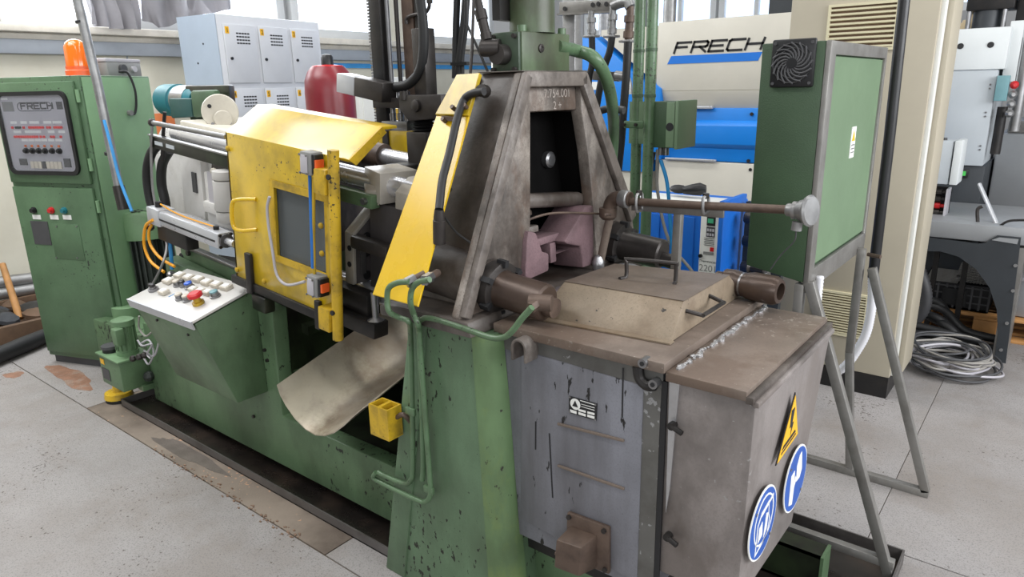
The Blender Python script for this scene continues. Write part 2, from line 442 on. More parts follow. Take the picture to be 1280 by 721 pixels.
# ================================================================ the room
fl = MB().box((-7.4,-3.0,-.08), (4.0,9.0,-.006)).build('floor', 'floor_joint'); struct(fl, 'grey speckled concrete workshop floor with joints', 'floor')
def slab(x0, x1, y0, y1, m='concrete'):
    MB().box((x0,y0,-.006), (x1,y1,0)).build('floor_slab', m, fl, bevel=.0008, seg=1)
slab(-7.4, -.384, -3.0, 1.287); slab(-.381, 4.0, -3.0, 1.285)
slab(-4.05, -1.95, 1.293, 2.55, 'screed_strip'); slab(-7.4, -4.056, 1.293, 2.55); slab(-1.944, -.384, 1.293, 2.55); slab(-.381, 4.0, 1.293, 2.55)
slab(-7.4, -.384, 2.556, 5.95); slab(-.381, 4.0, 2.556, 5.95); slab(-7.4, -.384, 5.956, 9.0); slab(-.381, 4.0, 5.956, 9.0)

def stain(cx, cy, rx, ry, m, seed):
    r_ = random.Random(seed); pts = []
    for k in range(28):
        a = k*2*math.pi/28; f_ = .72+.12*math.sin(2*a+seed)+.1*math.sin(3*a+1.7*seed)+.06*math.sin(7*a+seed); pts.append((cx+rx*f_*math.cos(a), cy+ry*f_*math.sin(a), .0004))
    MB().prism(pts, (0,0,.0004)).build('floor_stain', m, fl)
mat('rust_stain', (140,104,84), .7, var=.2, scale=14, speck=.4, stain=.6, staincol=(150,138,126), sscale=8)
mat('oil_stain', (112,104,98), .35, var=.15, scale=6, speck=.5, stain=.5, staincol=(88,80,74), sscale=4)
stain(-4.62, 1.42, .38, .10, 'rust_stain', 2); stain(-4.95, 1.22, .10, .06, 'rust_stain', 5); stain(-3.1, 1.37, .45, .05, 'oil_stain', 12)
r_ = random.Random(17); mb = MB()
for k in range(110):
    x = -3.3+r_.random()**.8*1.2; y = 1.29+r_.gauss(0,.012); q = .002+r_.random()*.005
    mb.box((x,y,0), (x+q*1.6,y+q,q*.8))
mat('crumbs', (132,108,90), .8, var=.3, scale=60)
dbr = mb.build('crumbs', 'crumbs', fl); dbr['kind'] = 'stuff'
WX = -6.6
wl = MB().box((WX-.25,-3,0), (WX,9,2.08)).build('wall_left', 'wall_cream'); struct(wl, 'cream panelled wall under the windows', 'wall')
for yy in (1.1, 2.95, 4.6, 6.2):
    MB().box((WX,yy,.05), (WX+.004,yy+.012,2.0)).build('panel_joint', 'sill_grey', wl)
for yy0, yy1 in ((-3,1.4),(5.95,6.3)):
    MB().box((WX-.25,yy0,2.08), (WX,yy1,3.6)).build('wall_pier', 'wall_cream', wl)
MB().box((WX-.25,-3,3.3), (WX,9,3.9)).build('wall_lintel', 'wall_cream', wl)
t = MB().box((WX-.05,-3,2.14), (WX+.16,9,2.2)).box((WX-.05,-3,2.08), (WX+.05,9,2.14)).build('trim_1', 'cream_sill', bevel=.008); struct(t, 'pale window sill ledge along the wall', 'sill')
t = MB().box((WX,-3,1.98), (WX+.09,9,2.09)).build('trim_2', 'sill_grey', bevel=.01); struct(t, 'grey cable duct below the window sill', 'trim')
t = MB().box((WX,4.3,1.9), (WX+.02,9,1.95)).build('trim_3', 'blue_hose'); struct(t, 'thin blue stripe along the wall', 'trim')
def window(n, y0, y1, z0=2.2, z1=3.3, x=WX):
    w = MB().ring([(x-.12,y0,z0),(x-.12,y1,z0),(x-.12,y1,z1),(x-.12,y0,z1)],
                  [(x-.12,y0+.09,z0+.1),(x-.12,y1-.09,z0+.1),(x-.12,y1-.09,z1-.09),(x-.12,y0+.09,z1-.09)], (.1,0,0)).build('window_%d' % n, 'window_frame', bevel=.006)
    struct(w, 'bright overexposed daylight window pane in white frame', 'window')
    MB().box((x-.09,y0+.08,z0+.09), (x-.08,y1-.08,z1-.08)).build('pane', 'window_light', w)
    return w
for i, (a, b) in enumerate(((-3,-1.2),(-1.15,.6),(.65,1.95),(2.0,2.95),(3.0,4.62),(4.7,5.95),(6.3,8.0))): window(i+1, a, b)
t = MB().box((WX-.02,.5,2.2), (WX+.05,2.05,2.42)).build('trim_4', 'cabinet_beige', bevel=.02); struct(t, 'lagged beige lower window rail', 'trim')

wb = MB().box((-6.85,8.7,0), (4,8.95,2.3)).build('wall_back', 'wall_grey'); struct(wb, 'grey far wall behind the machines', 'wall')
for a, b in ((-6.85,-5.6),(.2,4.0)):
    MB().box((a,8.7,2.3), (b,8.95,4.2)).build('wall_pier', 'wall_grey', wb)
for zz in (2.35, 3.1):
    MB().box((.2,8.69,zz), (4,8.7,zz+.02)).build('panel_joint', 'dark_grey', wb)
for i in range(6):
    x0 = -5.6 + i*.97
    w = MB().ring([(x0,8.8,2.3),(x0+.93,8.8,2.3),(x0+.93,8.8,4.2),(x0,8.8,4.2)], [(x0+.07,8.8,2.38),(x0+.86,8.8,2.38),(x0+.86,8.8,4.1),(x0+.07,8.8,4.1)], (0,-.08,0)).build('window_%d' % (8+i), 'window_frame')
    struct(w, 'tall pale blue window in the far wall', 'window')
    MB().box((x0+.05,8.78,2.36), (x0+.88,8.77,4.12)).build('pane', 'window_sky', w)
    MB().box((x0+.44,8.70,2.38), (x0+.49,8.76,4.1)).build('mullion', 'window_frame', w)

# curtains hanging over the window
def curtain(pts, label, amp, seed):
    rnd = random.Random(seed); n = 26
    g = []
    ys = [pts[0][1] + (pts[-1][1]-pts[0][1])*i/(n-1) for i in range(n)]
    def zb(y):
        for a, b in zip(pts, pts[1:]):
            if a[1] <= y <= b[1]+1e-6: return a[2] + (b[2]-a[2])*(y-a[1])/(b[1]-a[1])
        return pts[-1][2]
    for k in range(9):
        row = []
        for i, y in enumerate(ys):
            z = zb(y) + (3.2-zb(y))*k/8
            row.append((-6.34 + amp*math.sin(i*.95+seed+.25*k)*(.6+.4*math.sin(i*.37+seed)) + .03*math.sin(k*1.1+seed), y+.02*math.sin(k+i), z))
        g.append(row)
    return tag(MB().sheet(g, (.006,0,0)).build('curtain', 'curtain', smooth=80), label, 'curtain')
curtain([(-6.340,2.577,2.201),(-6.340,2.756,2.179),(-6.340,2.982,2.184)], 'grey curtain hanging behind the conduit above the green cabinet', .06, 1)
curtain([(-6.340,3.027,2.256),(-6.340,3.080,2.252),(-6.340,3.154,2.205),(-6.340,3.248,2.222),(-6.340,3.381,2.295),(-6.340,3.628,2.350),(-6.340,3.839,2.398)], 'grey curtain with raised hem beside the lockers', .07, 4)

# ---------------------------------------------------------------- lockers
lk = thing('locker_cabinet', 'light grey metal locker block with numbered louvred doors', 'locker', (-5.7,3.8,0))
LW, LH0, LH1 = 1.13, .24, 2.275
ex = Vector(FRM['lock'][1]); nrm = ex.cross(Vector((0,0,1)))
MB().obox(on('lock',(0,LH0),-.012), ex*LW, -nrm*.5, (0,0,LH1-LH0)).build('body', 'locker_grey', lk, bevel=.006)
MB().obox(on('lock',(-.003,LH0),-.015), -ex*.004, -nrm*.49, (0,0,LH1-LH0)).build('side_panel', 'locker_side', lk)
for q in ((.08,1.55),(.2,2.05),(.3,1.9),(.4,1.6)):
    p = on('lock',(-.007,q[1]),-q[0]); MB().cyl(p, p-ex*.003, .008, n=10).build('side_hole', 'black_print', lk)
MB().obox(on('lock',(.04,0),-.05), ex*(LW-.08), -nrm*.4, (0,0,LH0)).build('plinth', 'dark_grey', lk)
cw = (LW-.06)/3
for r in range(4):
    z1 = LH1-.075-r*.51; z0 = z1-.465
    for cidx in range(3):
        s0 = .03+cidx*cw+.018; s1 = s0+cw-.036
        d = MB().fbox('lock', (s0,z0), (s1,z1), -.01, .006).build('door', 'locker_grey', lk, bevel=.004)
        for vr in range(4):
            for vc in range(5):
                a = s0+cw*.33+vc*.028; zz = z1-.075-vr*.026
                MB().fbox('lock', (a,zz), (a+.022,zz+.012), .005, .0072).build('vent_slot', 'black_print', d)
        p = on('lock',(s0+.045,z1-.27),.006); MB().cyl(p, p+nrm*.012, .012, n=12).build('lock', 'black_plastic', d)
        if r < 2:
            MB().fbox('lock', (s0+.012,z1-.075), (s0+.05,z1-.02), .006, .0075).build('number_tag', 'sign_yellow', d)
            text_mesh(str(r*3+cidx+1), .05, on('lock',(s0+.02,z1-.065),.008), ex, (0,0,1)).build('number', 'black_print', d)

# white cabinets by the wall behind the machine
def white_cabinet(x0, x1, y0, y1, z1, label, door=True, m='white_paint'):
    w = thing('storage_cabinet', label, 'cabinet', ((x0+x1)/2,(y0+y1)/2,0))
    MB().box((x0,y0,.08), (x1,y1,z1)).build('body', m, w, bevel=.006)
    MB().box((x0+.03,y0+.03,0), (x1-.03,y1-.03,.08)).build('plinth', 'dark_grey', w)
    if door:
        MB().box((x1,y0+.03,.14), (x1+.015,y1-.03,z1-.06)).build('door', m, w, bevel=.004)
        MB().cyl((x1+.015,y0+.1,z1*.6), (x1+.03,y0+.1,z1*.6), .012, n=10).build('handle', 'black_plastic', w)
    return w
white_cabinet(-6.3, -5.7, 4.75, 5.85, 1.78, 'low cream cabinet behind the red gas cylinder')
white_cabinet(-4.6, -4.1, 5.5, 6.1, 2.0, 'tall white cabinet behind the black hose bundle')


# ================================================================ green electrical cabinet
cb = thing('electrical_cabinet', 'green electrical cabinet with indicator panel behind a black framed window', 'cabinet', on('cab',(.335,0),-.3))
cex = Vector(FRM['cab'][1]); cn = cex.cross(Vector((0,0,1))); CWD = .67; side = (-cn + cex*-.13).normalized()
MB().prism([on('cab',(0,.05)), on('cab',(CWD,.05)), on('cab',(CWD,.05))+side*.58, on('cab',(0,.05))+side*.58], (0,0,1.715)).build('body', 'cabinet_green', cb, bevel=.006)
p0 = on('cab',(CWD,.06),.0)+cex*.001
MB().obox(p0+side*.012, side*.56, cex*.004, (0,0,1.695)).build('side_panel', 'pale_green', cb, bevel=.002)
MB().prism([on('cab',(.02,0),-.02), on('cab',(CWD-.02,0),-.02), on('cab',(CWD-.02,0),-.02)+side*.5, on('cab',(.02,0),-.02)+side*.5], (0,0,.05)).build('plinth', 'dark_grey', cb)
ud = MB().fbox('cab', (.015,1.165), (CWD-.035,1.735), 0, .02).build('upper_door', 'cabinet_green', cb, bevel=.005)
ld = MB().fbox('cab', (.015,.085), (CWD-.035,1.14), 0, .02).build('lower_door', 'cabinet_green', cb, bevel=.005)
for z in (1.62, 1.24, 1.0, .25):
    p = on('cab',(CWD-.022,z),.008); MB().cyl(p, p+vec(0,0,.07), .011, n=10).build('hinge', 'pale_green', cb)
# window with rounded black seal
def rrect(s0, s1, t0, t1, r, n=5):
    o = []
    for cx, cy, a0 in ((s1-r,t0+r,-90),(s1-r,t1-r,0),(s0+r,t1-r,90),(s0+r,t0+r,180)):
        for k in range(n+1):
            a = math.radians(a0+90*k/n); o.append((cx+r*math.cos(a), cy+r*math.sin(a)))
    return o
S0, S1, T0, T1 = .045, .585, 1.215, 1.685
out_, in_ = rrect(S0,S1,T0,T1,.05), rrect(S0+.022,S1-.022,T0+.022,T1-.022,.035)
MB().ring([on('cab',q,.02) for q in out_], [on('cab',q,.02) for q in in_], cn*.014).build('window_seal', 'black_rubber', ud)
MB().fprism('cab', in_, .019, .022).build('indicator_panel', 'panel_grey', ud)
MB().fprism('cab', rrect(S0+.02,S1-.02,T0+.02,T1-.02,.035), .029, .031).build('window_pane', glass('clear_pane', (236,238,242), .03, .97), ud)
W = S1-S0-.05; s_ = S0+.025; HH = T1-T0-.05; t_ = T0+.025
def q(a, b): return (s_+a*W, t_+b*HH)
# logo in a capsule outline
a, b = q(.26,.80), q(.80,.92)
MB().ring([on('cab',k,.0225) for k in rrect(a[0],b[0],a[1],b[1],.028)], [on('cab',k,.0225) for k in rrect(a[0]+.004,b[0]-.004,a[1]+.004,b[1]-.004,.024)], cn*.001).build('logo_outline', 'dark_grey', ud)
o = on('cab', (a[0]+.03, a[1]+.014)); stroke_text('FRECH', o, cex, (0,0,1), .038, .03, .012, .009, off=.0225, depth=.001).build('logo_letters', 'dark_grey', ud)
MB().fbox('cab', q(.03,.80), q(.2,.93), .0222, .0235).build('display', 'grey_plastic', ud); MB().fbox('cab', q(.87,.82), q(.96,.92), .0222, .0235).build('display', 'dark_grey', ud)
MB().fbox('cab', q(.03,.955), q(.13,.985), .0222, .0235).build('maker_tag', 'white_print', ud)
def leds(row, spots, m='led_red', r=.0075):
    for x in spots:
        p = on('cab', q(x,row), .022); MB().cyl(p, p+cn*.006, r, n=10).build('indicator_lamp', m, ud)
leds(.585, (.12,)); leds(.585, (.18,.21,.24), 'black_plastic'); leds(.585, (.30,.39,.425,.46,.495,.53,.565,.60,.67,.71,.78,.815,.85,.885))
leds(.46, (.13,.17,.205,.24,.275,.31,.345,.38,.415,.45,.485,.54,.59,.70,.74,.85))
leds(.335, (.27,.37,.47,.57,.68,.79), 'orange_lens')
for x in (.27,.37,.47,.57,.68,.79):
    p = on('cab', q(x,.27), .022); MB().lathe(p, cn, [(0,.017),(.012,.016),(.013,.011),(.022,.01)], 14).build('selector_knob', 'black_plastic', ud)
for (x0,x1,y) in ((.1,.2,.635),(.26,.36,.635),(.4,.55,.635),(.62,.74,.635),(.76,.9,.635),(.12,.24,.51),(.3,.55,.51),(.66,.76,.51),(.82,.92,.51),(.22,.32,.40),(.33,.42,.40),(.43,.52,.40),(.53,.62,.40),(.64,.73,.40),(.75,.85,.40)):
    MB().fbox('cab', q(x0,y), q(x1,y+.035), .0221, .0228).build('legend_strip', 'white_print', ud)
MB().fbox('cab', q(.12,.07), q(.24,.16), .022, .026).build('timer', 'dark_grey', ud)
for k, x in enumerate((.30,.36,.42,.49,.55,.61,.67,.73)):
    MB().fbox('cab', q(x,.03), q(x+.052,.125), .022, .03).build('counter_module', 'dark_grey' if k == 3 else 'button_beige', ud)
MB().fbox('cab', q(.82,.05), q(.92,.17), .022, .026).build('key_switch', 'dark_grey', ud)
# indicators, plates on the lower door
for i, (px, m) in enumerate((((0.159,1.001),'black_plastic'),((0.300,1.005),'red'),((0.401,1.008),'teal'))):
    p = on('cab', px, .02); k = MB().lathe(p, cn, [(0,.02),(.01,.02),(.011,.015),(.024,.013)], 16).build('indicator_lamp', m, ld)
    MB().fbox('cab', (px[0]-.025,px[1]-.055), (px[0]+.04,px[1]-.028), .02, .022).build('legend_strip', 'white_print', ld)
pl = MB().fbox('cab', (0.108,0.791), (0.244,0.935), .02, .023).build('rating_plate', 'dark_grey', ld)
cv = MB().fbox('cab', (0.254,0.708), (0.486,0.925), .02, .0225).build('cover_plate', 'cabinet_green', ld, bevel=.001)
for px in ((0.262,0.714), (0.429,0.722), (0.313,0.909), (0.471,0.915)):
    p = on('cab', px, .0225); MB().cyl(p, p+cn*.004, .005, n=8).build('screw', 'steel', cv)
g1 = on('cab',(CWD,1.77),0)+side*.34; g2 = on('cab',(CWD,1.55),0)+side*.34+cex*.012
MB().tube([g1+vec(0,0,.02)+cex*-.02, g1+cex*.015+vec(0,0,.01)+side*.04, g1+cex*.03+side*.06+vec(0,0,-.1), g2+side*.05+vec(0,0,.0), g2+side*-.01], .007).build('cable_loop', 'black_rubber', cb)
MB().cyl(g2-cex*.012, g2+cex*.016, .016, n=12).build('cable_gland', 'grey_plastic', cb)

# lamp and junction box standing on it
bc = on('cab',(.37,1.765),-.28)
be = thing('beacon_lamp', 'orange rotating beacon lamp on top of the green electrical cabinet', 'lamp', bc)
MB().lathe(bc, (0,0,1), [(0,.075),(.035,.075),(.04,.07),(.06,.07)], 24).build('base', mat('orange_base', (226,92,40), .4), be)
MB().lathe(bc+vec(0,0,.06), (0,0,1), [(0,.066),(.11,.062),(.135,.05),(.15,.03),(.155,.004)], 24).build('lens', 'orange_lens', be)
MB().lathe(bc+vec(0,0,.065), (0,0,1), [(0,.02),(.05,.022),(.09,.012)], 12).build('reflector', 'steel', be)
jb = on('cab',(.52,1.765),-.36)
jx = thing('junction_box', 'flat grey junction box on top of the electrical cabinet behind the conduit', 'box', jb)
MB().obox(jb - side*.02 , cex*-.13, side*.3, (0,0,.085)).build('body', 'grey_plastic', jx, bevel=.006)
MB().obox(jb - side*.024+vec(0,0,.085), cex*-.134, side*.308, (0,0,.02)).build('lid', 'panel_grey', jx, bevel=.004)
p = jb+side*.10+vec(0,0,.045); MB().cyl(p, p+cex*.022, .026, n=18).build('socket', 'dark_grey', jx)
p = jb+side*.2+vec(0,0,.045); MB().cyl(p, p+cex*.02, .018, n=14).build('cable_gland', 'panel_grey', jx)

# galvanised conduit in front of the cabinet
cd = thing('conduit', 'worn galvanised conduit rising in front of the green cabinet', 'pipe', (-3.992,1.620,1.060))
MB().tube([(-4.069,1.620,2.194),(-3.995,1.620,1.711),(-3.957,1.620,1.175)], .023, 14, 1).build('pipe', 'galvanised', cd)
MB().tube([(-3.960,1.620,1.192),(-3.943,1.620,1.065)], .03, 14, 1).build('sleeve', 'dark_steel', cd)
MB().tube([(-3.995,1.620,1.367),(-3.996,1.620,1.350)], .026, 14, 1).build('tie', 'black_rubber', cd)
MB().tube([(-4.049,1.615,2.019),(-4.048,1.615,2.008)], .026, 14, 1).build('tie', 'black_rubber', cd)
tag(MB().tube([(-3.945,1.600,1.532),(-3.908,1.600,1.371),(-3.880,1.600,1.229),(-3.802,1.600,1.072)], .008).build('blue_tube', 'blue_hose'), 'thin blue tube hanging beside the galvanised conduit', 'hose')

# things on the far left
tag(MB().tube([(-6.450,1.483,0.268),(-6.450,1.682,0.260),(-6.450,1.858,0.247),(-6.450,1.884,0.268)], .05, 14).build('floor_pipe', 'galvanised'), 'upper grey pipe along the wall left of the cabinet', 'pipe')
tag(MB().tube([(-6.400,1.455,0.194),(-6.400,1.663,0.181),(-6.400,1.884,0.168)], .045, 14).build('floor_pipe', 'galvanised'), 'lower grey pipe along the wall left of the cabinet', 'pipe')
tag(MB().cyl((-6.200,1.617,0.452), (-5.900,1.570,0.090), .022, .026, 12).build('broom_handle', 'wood'), 'slanted wooden handle leaning behind the scrap box', 'handle')
ht = thing('scrap_box', 'open wooden scrap box of dark waste by the wall', 'box', (-5.95,1.5,0))
for a, b in (((-6.35,1.05,0),(-5.6,1.10,.14)),((-6.35,1.85,0),(-5.6,1.9,.14)),((-5.62,1.05,0),(-5.57,1.9,.14)),((-6.38,1.05,0),(-6.33,1.9,.14))):
    MB().box(a, b).build('side_board', 'dark_wood', ht, bevel=.004)
MB().box((-6.34,1.06,.0), (-5.6,1.88,.02)).build('bottom_board', 'dark_wood', ht)
rnd = random.Random(3)
for i in range(14):
    x, y = -6.25+rnd.random()*.55, 1.15+rnd.random()*.6
    mb = MB().ball((x,y,.1+rnd.random()*.05), .09, 10, (1+rnd.random(), .7+rnd.random()*.6, .5))
    tag(mb.build('waste_lump', rnd.choice(['dirty_rag','black_rubber','sign_blue' if i == 3 else 'dirty_rag','dark_wood'])), 'dark lump of waste in the wooden scrap box', 'waste', 'waste lumps in the scrap box')
pe = MB().lathe((-5.134,1.044,0.060), Vector((-5.317,1.390,0.060))-Vector((-5.134,1.044,0.060)), [(0,.05),(.4,.055),(.62,.05),(.68,.03)], 14)
tag(pe.build('waste_log', 'black_rubber', smooth=60), 'long dark rolled bundle on the floor before the scrap box', 'bundle')
bs = MB().box((-6.5,.3,0), (-5.9,.8,1.35))
tag(bs.build('black_bin', 'black_plastic', bevel=.02), 'black upright bin at the left edge', 'bin')
tag(MB().obox((WX,2.95,1.27), (.006,0,0), (0,.34,0), (0,0,.22)).build('wall_notice', 'orange_sign'), 'orange printed notice on the cream wall', 'notice')
wbx = thing('wall_socket_box', 'small white electrical box on the wall at the left edge', 'box', (WX,1.55,1.66))
MB().box((WX,1.42,1.66), (WX+.07,1.78,1.9)).build('body', 'white_paint', wbx, bevel=.008)
MB().cyl((WX+.07,1.66,1.78), (WX+.08,1.66,1.78), .06, n=18).build('socket', 'panel_grey', wbx)
MB().tube([(WX+.03,1.6,1.66),(WX+.03,1.6,1.2),(WX+.03,1.6,.2)], .012).build('cable', 'panel_grey', wbx)


# ================================================================ die casting machine
mc = thing('die_casting_machine', 'old green hot chamber die casting machine with brown A shaped casting frame', 'machine', (-2.4,1.9,.0))
# machine bed
MB().prism([(-3.72,1.52,.06),(-1.6,1.52,.06),(-1.6,1.52,.31),(-2.50,1.52,.31),(-2.475,1.52,.79),(-3.35,1.52,.90),(-3.36,1.52,.50),(-3.72,1.52,.50)], (0,.07,0)).build('bed_front', 'machine_green', mc, bevel=.006)
MB().box((-3.7,1.58,.06), (-2.52,2.36,.5)).build('bed_body', 'machine_green', mc, bevel=.006)
MB().box((-2.52,1.6,.06), (-1.6,2.36,.28)).build('bed_body', 'oily_green', mc, bevel=.006)
MB().prism([(-3.72,2.34,.06),(-1.6,2.34,.06),(-1.6,2.34,.75),(-3.35,2.34,.90),(-3.72,2.34,.50)], (0,.06,0)).build('bed_rear', 'machine_green', mc, bevel=.006)
MB().box((-2.5,2.1,.28), (-1.6,2.14,.86)).build('inner_wall', 'oily_green', mc)
MB().box((-2.53,1.59,.5), (-2.49,2.3,.80)).build('inner_wall', 'oily_green', mc)
MB().box((-3.7,1.7,-.0), (-1.5,2.3,.06)).build('sub_frame', 'black_steel', mc)
for px in ((-2.561,1.520,0.603), (-2.552,1.520,0.558), (-2.722,1.520,0.247)):
    MB().cyl(px, Vector(px)+vec(0,-.01,0), .008, n=8).build('bolt', 'dark_steel', mc)
# inclined bed panel and slide rails
bpn = MB(inc).box((-3.42,1.60,.30), (-2.66,1.66,.60)).build('bed_panel', 'machine_green', mc, bevel=.005)
MB(inc).box((-3.44,1.595,.60), (-2.4,1.63,.617)).build('slide_rail', 'steel', mc, bevel=.004)
MB(inc).box((-3.44,2.24,.60), (-2.4,2.28,.617)).build('slide_rail', 'steel', mc, bevel=.004)
MB(inc).box((-3.42,2.24,.30), (-2.45,2.3,.60)).build('bed_panel', 'machine_green', mc)
p = Vector((-3.414,1.600,0.548)); MB(inc).lathe(p+vec(0,.001,0), (0,-1,0), [(0,.02),(.004,.018)], 16).build('panel_hole', 'black_print', mc)
p = Vector((-3.332,1.600,0.587)); MB(inc).hexnut(p, p+vec(0,-.014,0), .014).build('bolt', 'dark_steel', mc)
for y in (1.95,):
    MB(inc).box((-3.4,1.66,.40), (-2.5,2.24,.44)).build('bed_deck', 'oily_green', mc)

# hydraulic tank at the far end
tk = MB().prism([(-4.50,1.56,.04),(-3.74,1.60,.04),(-3.74,2.36,.04),(-4.34,2.36,.04),(-4.34,1.685,.04),(-4.48,1.63,.04)], (0,0,.32)).build('oil_tank', 'machine_green', mc, bevel=.008)
for px, r, h, m in (((-4.699,1.781,0.360),.05,.05,'black_plastic'),):
    MB().lathe(px, (0,0,1), [(0,r*.6),(h*.5,r*.6),(h*.6,r),(h,r*.95)], 18).build('filler_cap', m, tk)
p = Vector((-4.406,1.742,0.360)); MB().lathe(p, (0,0,1), [(0,.1),(.06,.1),(.065,.09)], 22).build('filter_cover', 'motor_green', tk)

# column
def colsec(x0, x1, y0, y1, z, r):
    o = [(x0,y0,z)]
    for k in range(7):
        a = math.radians(-90+90*k/6); o.append((x1-r+r*math.cos(a), y0+r+r*math.sin(a), z))
    return o + [(x1,y1,z),(x0,y1,z)]
MB().loft(colsec(-1.70,-1.13,1.385,2.42,0,.085), colsec(-1.50,-1.195,1.385,2.42,.985,.06)).build('column', 'column_green', mc, smooth=50)
def arcsec(x1, r, z, w):
    o = [(x1-r-w, 1.381, z)]
    for k in range(9):
        a = math.radians(-90+90*k/8); o.append((x1-r+(r+.004)*math.cos(a), 1.385+r+(r+.004)*math.sin(a), z))
    i_ = []
    for k in range(9):
        a = math.radians(0-90*k/8); i_.append((x1-r+(r-.01)*math.cos(a), 1.385+r+(r-.01)*math.sin(a), z))
    return o + i_ + [(x1-r-w, 1.395, z)]
MB().loft(arcsec(-1.13,.085,0,.0), arcsec(-1.195,.06,.982,.0)).build('column_corner', 'corner_green', mc, smooth=50)
MB().loft([(-1.71,1.378,.0),(-1.615,1.378,.0),(-1.615,1.40,.0),(-1.71,1.40,.0)], [(-1.505,1.378,.98),(-1.432,1.378,.98),(-1.432,1.40,.98),(-1.505,1.40,.98)]).build('column_strip', 'column_green', mc, bevel=.004)

# A shaped casting of the injection unit -------------------------------------------------
AF = FRM['afr']
YC = 1.86
zt = .665
legL0, legL1 = [(1.351,0.010),(1.700,0.653)]
legR1 = (2*YC-legL1[0], zt)
outer = [legL0, (legL0[0],.04), (legL1[0],zt), (2*YC-legL1[0],zt), (2*YC-legL0[0],.04), (2*YC-legL0[0],-.02), (YC+.30,-.02), (YC+.20,.10), (YC+.12,.20), (YC-.05,.20), (YC-.14,.20), (YC-.16,.10), (YC-.20,-.02)]
# end plate: legs and head around the opening
op = [(1.737,0.544),(1.991,0.547),(2.041,0.406),(2.053,0.269),(2.063,0.099),(1.703,0.164)]
def strip(pts, o0, o1, name, m, par=mc, bev=.008):
    return MB().fprism('afr', pts, o0, o1).build(name, m, par, bevel=bev)
tl, tr = (legL1[0],zt), [(2.028,0.660)][0]
oTL, oTR, oR1, oR2 = [(1.737,0.549),(2.015,0.546),(2.046,0.405),(2.066,0.239)]
br_ = [(2.340,0.148),(2.396,-0.057)]
inL = [(1.706,0.201),(1.667,0.170),(1.601,0.108),(1.547,0.105)]
lowL = [(1.644,0.062),(1.597,-0.016),(1.480,-0.047),(1.361,-0.014)]
af = strip([legL0, tl, (oTL[0],zt), oTL, inL[0], inL[1]] + lowL, -.03, 0, 'frame_leg', 'cast_brown')
af2 = strip([(tr[0],zt), br_[0], br_[1], (br_[1][0]-.26,br_[1][1]), (oR2[0]+.02,-.02), oR2, oR1, oTR, (oTR[0],zt)], -.045, 0, 'frame_leg', 'cast_brown')
hd = strip([(oTL[0],zt), (oTR[0],zt), oTR, oTL], -.14, -.018, 'frame_head', 'cast_brown')
# raised flange along the outer edges
def flange(a, b, w, nm='flange', m='cast_edge'):
    a, b = Vector(a), Vector(b); d = (b-a).normalized(); n = Vector((-d.y, d.x))
    if n.x*(YC-a.x) < 0: n = -n
    return strip([a, b, b+n*w, a+n*w], 0, .022, nm, m, bev=.006)
flange(legL0, tl, .035); flange(br_[0], (tr[0],zt), .045); flange((legL1[0],zt-.045), (tr[0],zt-.045), .045)
# cast number: flat letters, lighter tone painted in for lit relief
o = on('afr', [(1.828,0.589)][0], -.018); yv = Vector((0,1,0)); zv = Vector(AF[2])
t1 = text_mesh('7.754.001', .038, o, yv, zv); t1.build('cast_number', 'cast_relief', hd)
t1 = text_mesh('2 +', .035, on('afr', [(1.877,0.553)][0], -.018), yv, zv); t1.build('cast_number', 'cast_relief', hd)
# sloping flanks, rear wall and top of the casting
def fl_(y0, z0, y1, z1, xr0, xr1, name, m, th):
    A = Vector(on('afr', (y0, z0), -.02)); B = Vector(on('afr', (y1, z1), -.02))
    C = B + vec(-xr1, 0, 0); D = A + vec(-xr0, 0, 0)
    return MB().prism([A, B, C, D], th).build(name, m, mc, bevel=.006)
fl_(legL0[0]+.11, .0, legL1[0]+.015, zt, .30, .15, 'frame_flank', 'cast_dark', (0,.05,0))
fl_(br_[1][0], .0, tr[0], zt, .30, .15, 'frame_flank', 'cast_dark', (0,-.05,0))
A = on('afr',(legL0[0]+.17,0),-.33); B = on('afr',(br_[1][0]-.02,0),-.33); Cc = on('afr',(tr[0],zt),-.17); D = on('afr',(legL1[0],zt),-.17)
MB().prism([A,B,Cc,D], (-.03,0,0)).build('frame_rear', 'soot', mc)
MB().prism([on('afr',(legL1[0],zt),0), on('afr',(tr[0],zt),0), on('afr',(tr[0],zt),0)+vec(-.17,0,0), on('afr',(legL1[0],zt),0)+vec(-.17,0,0)], (0,0,.004)).build('frame_top', 'cast_dark', mc, bevel=.005)
# inside: cross rib, soot lined box, bolt
MB().fprism('afr', [(1.707,0.305),(2.068,0.267),(2.070,0.217),(1.703,0.259)], -.12, -.03).build('cross_rib', 'cast_dark', mc, bevel=.02, smooth=60, seg=3)
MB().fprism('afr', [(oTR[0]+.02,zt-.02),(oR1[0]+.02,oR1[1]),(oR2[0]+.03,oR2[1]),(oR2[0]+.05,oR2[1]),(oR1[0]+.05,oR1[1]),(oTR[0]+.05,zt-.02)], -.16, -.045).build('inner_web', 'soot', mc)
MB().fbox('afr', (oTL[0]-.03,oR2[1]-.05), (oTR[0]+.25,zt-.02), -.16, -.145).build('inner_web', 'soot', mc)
p = on('afr', ((1.942,0.385)[0]+.06,(1.942,0.385)[1]), -.145); MB().lathe(p, (1,0,0), [(0,.028),(.02,.028),(.026,.02)], 18).build('plug', 'steel', mc)
for q_ in [(1.744,0.490),(1.741,0.454)]:
    p = on('afr', q_, -.1); MB().box(p, p+vec(.05,.05,.03)).build('hose_clamp', 'dark_steel', mc)
